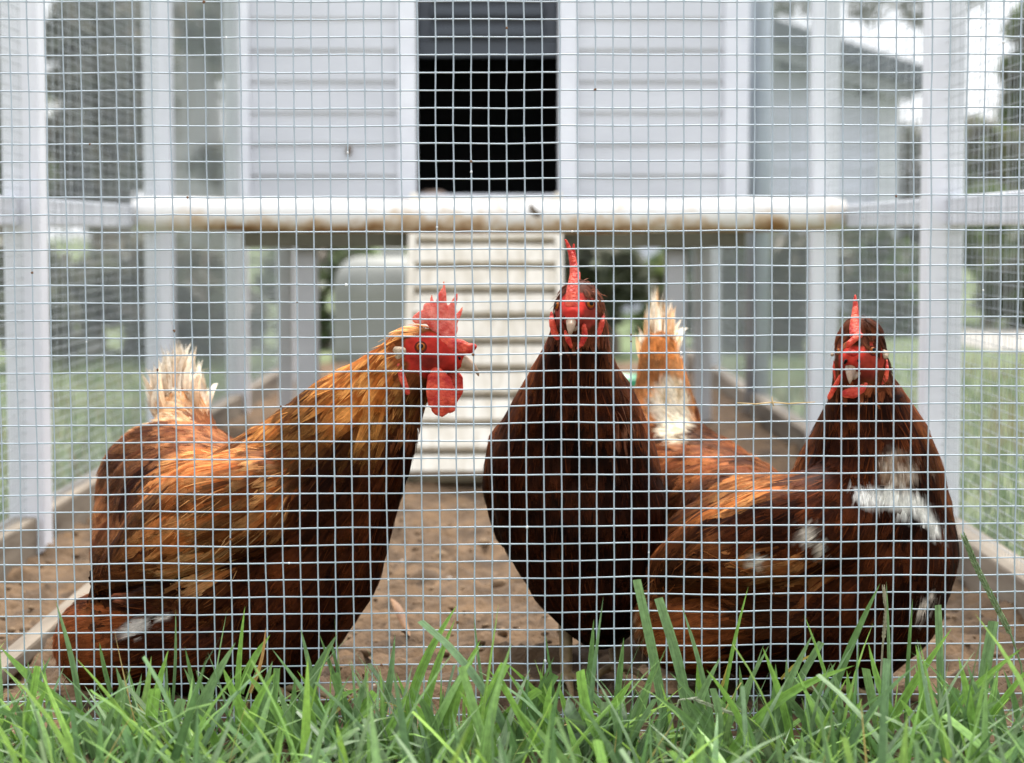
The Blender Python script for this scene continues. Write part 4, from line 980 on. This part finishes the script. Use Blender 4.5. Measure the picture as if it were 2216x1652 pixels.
def hero(u0, v0, u1, v1, y, wd, col2=None, bow=0, tipcut=False, y1=None):
    """a particular blade: foot and tip as seen, wd in picture units"""
    p0, p1 = P(u0, v0, y), P(u1, v1, y if y1 is None else y1)
    c, c2 = col2 or random.choice(GC)
    ax_ = p1 - p0; s = Vector((1, random.uniform(-.5, .5), 0)); s = (s - ax_ * s.dot(ax_) / ax_.length_squared).normalized(); nn = s.cross(ax_).normalized()
    nn = nn if nn.y < 0 else -nn
    W = R(wd, y); vs, cs = [], []; perp = ax_.cross(Vector((0, 1, 0))).normalized(); k = 9
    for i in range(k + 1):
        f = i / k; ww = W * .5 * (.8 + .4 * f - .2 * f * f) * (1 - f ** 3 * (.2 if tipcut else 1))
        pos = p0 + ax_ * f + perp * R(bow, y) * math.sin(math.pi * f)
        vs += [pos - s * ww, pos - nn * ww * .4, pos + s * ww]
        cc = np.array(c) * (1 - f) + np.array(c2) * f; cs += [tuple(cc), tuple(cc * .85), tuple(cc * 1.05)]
    fs = []
    for i in range(k): a = 3 * i; fs += [(a, a + 1, a + 4, a + 3), (a + 1, a + 2, a + 5, a + 4)]
    ru = random.random() * 50; mb.add(vs, fs, cs, [(ru + q, i / k * 1.6, ru * .02) for i in range(k + 1) for q in (0, .5, 1)])
B1 = ((.13, .26, .05), (.26, .46, .09)); B2 = ((.11, .20, .075), (.20, .32, .13)); B3 = ((.09, .17, .055), (.15, .27, .08))
for a in [(870, 1640, 990, 1308, -.05, 26, B1, 26), (905, 1640, 985, 1340, -.055, 22, B1, 14), (960, 1650, 1040, 1385, -.06, 34, B1, 16), (800, 1640, 855, 1372, -.03, 20, B2, -10), (1060, 1560, 1025, 1330, -.02, 8, B2, 4),
          (640, 1560, 730, 1372, -.04, 26, B2, 6), (700, 1620, 650, 1358, -.03, 18, B2, -4), (770, 1650, 690, 1370, -.03, 16, B3, -6), (600, 1640, 480, 1440, -.07, 30, B1, 12), (520, 1640, 530, 1312, -.05, 17, B1, 10),
          (390, 1640, 510, 1390, -.09, 30, B2, 8), (330, 1640, 365, 1405, -.05, 22, B1, 12), (370, 1560, 380, 1318, -.02, 8, B2, -4), (180, 1600, 120, 1300, -.03, 16, B2, -10), (190, 1560, 0, 1400, -.06, 26, B1, 10), (100, 1640, 60, 1430, -.06, 22, B2, 6),
          (290, 1640, 250, 1440, -.08, 24, B2, -6), (520, 1500, 585, 1374, -.015, 20, B1, 8), (240, 1500, 215, 1390, -.02, 12, B3, 2), (560, 1640, 590, 1430, -.1, 26, B2, 10), (430, 1590, 400, 1400, -.03, 18, B3, -4),
          (1450, 1630, 1378, 1255, -.03, 24, B2, -4, True), (1500, 1600, 1425, 1295, -.03, 24, B2, -8, True), (1550, 1620, 1475, 1310, -.03, 16, B2, -8), (1560, 1560, 1620, 1268, -.03, 12, B1, 6), (1270, 1560, 1285, 1340, -.02, 18, B3, 0), (1210, 1600, 1180, 1370, -.02, 10, B3, 0),
          (1330, 1560, 1350, 1380, -.03, 18, B3, 0), (1780, 1560, 1905, 1262, -.04, 20, B3, 6), (1830, 1620, 1740, 1330, -.04, 12, B1, -6), (1925, 1620, 1918, 1258, -.03, 12, B2, -3), (1960, 1560, 1975, 1295, -.03, 12, B3, 2), (2040, 1600, 2030, 1310, -.03, 22, B2, 0, True), (2110, 1640, 2150, 1345, -.04, 30, B2, 4, True),
          (1720, 1660, 1650, 1400, -.06, 20, B1, -10), (1650, 1650, 1760, 1370, -.05, 24, B2, 10), (1880, 1660, 2060, 1360, -.06, 28, B1, 10), (1980, 1660, 2216, 1400, -.09, 26, B1, 22), (2080, 1660, 2250, 1420, -.08, 28, B1, 10), (1560, 1660, 1850, 1440, -.09, 26, B1, 40), (2180, 1660, 2130, 1420, -.05, 24, B2, -8),
          (1380, 1660, 1180, 1550, -.09, 22, B2, -30), (1170, 1600, 1130, 1460, -.05, 22, B3, -5), (1470, 1660, 1560, 1420, -.08, 26, B2, 10), (1100, 1660, 1200, 1420, -.04, 14, B3, 4), (1620, 1640, 1600, 1440, -.03, 18, B3, 0),
          (0, 1640, -20, 1470, -.06, 20, B1, 0), (40, 1600, 110, 1420, -.05, 20, B2, 6), (1250, 1650, 1090, 1430, -.05, 18, B1, -20), (1290, 1640, 1370, 1470, -.08, 30, B1, 14), (690, 1560, 780, 1490, -.08, 18, B1, 14)]: hero(*a)
for i in range(110):
    u0 = random.uniform(-20, 2236); hgt = random.uniform(110, 250) * (.85 if u0 < 1350 else 1.05); ln_ = random.uniform(-130, 130)
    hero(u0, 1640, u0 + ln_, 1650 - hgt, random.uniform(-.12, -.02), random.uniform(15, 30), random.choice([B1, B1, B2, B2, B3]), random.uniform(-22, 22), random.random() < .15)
YEL = ((.36, .30, .07), (.62, .44, .10)); ORG = ((.40, .24, .08), (.55, .30, .12))
for a in [(330, 1580, 420, 1640, -.1, 14, YEL, -18), (250, 1570, 330, 1590, -.1, 10, ORG, -10), (540, 1500, 575, 1358, -.03, 9, ORG, -8), (1560, 1490, 1590, 1380, -.02, 9, YEL, -4), (690, 1580, 775, 1500, -.05, 9, YEL, 4), (770, 1530, 890, 1550, -.06, 12, ((.2, .28, .06), (.5, .4, .1)), 20), (1500, 1640, 1475, 1560, -.05, 7, YEL, 0), (1690, 1470, 1775, 1410, -.03, 8, YEL, 8)]: hero(*a)
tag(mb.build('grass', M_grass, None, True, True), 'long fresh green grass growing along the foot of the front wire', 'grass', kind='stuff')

# ryegrass seed spikes
def spike(pts, y, w_, label, group, cols_):
    t = thing('seed_spike', P(*pts[-1], y), label, 'grass seed head', group)
    mb = MB(); ps = [P(u, v, y) for u, v in pts]
    dense = []
    for i in range(len(ps) - 1):
        for k in range(10): dense.append(ps[i].lerp(ps[i + 1], k / 10))
    dense.append(ps[-1])
    mb.tube(dense, .0007, 6, cols_[0]); mb.build('stalk', M_grass, t, True, True)
    mb = MB(); n = int(len(dense) * .62)
    for i in range(n):
        p = dense[i]; d = (dense[max(i - 1, 0)] - dense[i + 1]).normalized()
        for s in (-1, 1):
            sd = Vector((s, random.uniform(-.6, .6), 0)); sd = (sd - d * sd.dot(d)).normalized()
            f = .55 + .45 * min(1, i / 8); ln = R(w_ * 1.9, y) * f; tip = p + d * ln + sd * R(w_ * .55, y) * f
            mid = p.lerp(tip, .45) + sd * R(w_ * .22, y)
            q = d.cross(sd).normalized() * R(w_ * .22, y)
            c = tuple(np.array(random.choice(cols_)) * random.uniform(.8, 1.2))
            mb.add([p, mid - q, tip, mid + q, mid + sd * R(w_ * .2, y)], [(0, 1, 4), (1, 2, 4), (2, 3, 4), (3, 0, 4), (0, 3, 2, 1)], c)
    mb.build('spikelets', M_grass, t, False, True)
SG = [(.22, .30, .14), (.28, .36, .18), (.18, .26, .10)]
spike([(2086, 1162), (2112, 1225), (2150, 1300), (2188, 1375), (2210, 1440), (2220, 1600)], -.03, 11, 'tall green ryegrass seed spike leaning at the right edge', 'grass seed heads', SG)
spike([(1912, 1272), (1918, 1320), (1910, 1400), (1900, 1560)], -.02, 7, 'thin upright pale seed spike before the right hen', 'grass seed heads', [(.42, .38, .26), (.5, .44, .3)])
spike([(1628, 1560), (1560, 1535), (1500, 1512), (1470, 1515), (1440, 1600)], -.09, 8, 'drooping pale seed spike bent sideways low in the grass', 'grass seed heads', [(.36, .40, .26), (.44, .46, .32)])
# broad leaved weed
t = thing('broadleaf_weed', P(1270, 1640, -.07), 'grey green broad leaved weed among the grass below the middle hen', 'weed')
for (u0, v0, u1, v1, w_, dy) in [(1270, 1640, 1180, 1600, 60, -.03), (1270, 1640, 1245, 1545, 50, .01), (1280, 1640, 1330, 1560, 54, 0), (1290, 1640, 1390, 1590, 60, -.03), (1270, 1650, 1210, 1655, 60, -.05), (1290, 1650, 1350, 1650, 64, -.05), (1270, 1600, 1230, 1490, 34, .01), (1300, 1600, 1345, 1500, 34, .01)]:
    p0, p1 = P(u0, v0, -.07), P(u1, v1, -.07 + dy); ax_ = p1 - p0; s = ax_.cross(Vector((0, 1, .5))).normalized(); nn = s.cross(ax_).normalized(); nn = nn if nn.z > 0 else -nn
    mb = MB(); vs, cs = [], []; K = 10; W = R(w_, -.07) * .5
    for i in range(K + 1):
        f = i / K; ww = W * math.sin(math.pi * min(.985, .06 + .94 * f) ** .85) ** .8; pos = p0 + ax_ * f + nn * .012 * math.sin(math.pi * f) - Vector((0, 0, .006 * f * f))
        rip = .0012 * math.sin(i * 2.2)
        for k, a in enumerate((-1, -.5, 0, .5, 1)):
            vs.append(pos + s * ww * a + nn * (abs(a) * ww * .35 + rip * abs(a)))
            c = np.array((.14, .20, .11)) * (1.25 if a == 0 else 1) * random.uniform(.9, 1.1); cs.append(tuple(c))
    fs = [(i * 5 + k, i * 5 + k + 1, (i + 1) * 5 + k + 1, (i + 1) * 5 + k) for i in range(K) for k in range(4)]
    mb.add(vs, fs, cs); mb.build('leaf', M_grass, t, True, True)
# dry leaf on the dirt and a straw caught in the wire
q = P(862, 1290, .35); q.z = soil_z(q.x, q.y) + .004
mb = MB(); vs = []
for i in range(8):
    f = i / 7; ww = .0042 * math.sin(math.pi * (.05 + .9 * f))
    c_ = q + Vector((.02 * (f - .5), .05 * (1 - f), .022 * (1 - f) + .003 * math.sin(f * 5)))
    vs += [c_ + Vector((-ww, .003, 0)), c_, c_ + Vector((ww, .004, 0))]
mb.add(vs, [f_ for i in range(7) for f_ in ((3 * i, 3 * i + 1, 3 * i + 4, 3 * i + 3), (3 * i + 1, 3 * i + 2, 3 * i + 5, 3 * i + 4))])
tag(mb.build('dry_leaf', mottled('dry_leaf_mat', (.16, .07, .025), (.26, .13, .05), 90)[0], None, True), 'curled orange dry leaf on the dirt right of the left hen', 'leaf')
mb = MB(); mb.tube([S(1800, 984, -.001), S(1845, 987, -.0018), S(1885, 983, -.0018), S(1925, 986, -.0018), S(1990, 982, -.0012)], [.0004, .0005, .0006, .0005, .0003], 6)
mb.tube([S(1884, 968, -.002), S(1886, 984, -.0025), S(1890, 993, -.002)], [.0002, .0006, .0002], 6)
tag(mb.build('straw', mottled('straw_stalk', (.45, .30, .12), (.6, .42, .2), 300)[0], None, True), 'thin tan straw caught along the front wire left of the right hen', 'straw')
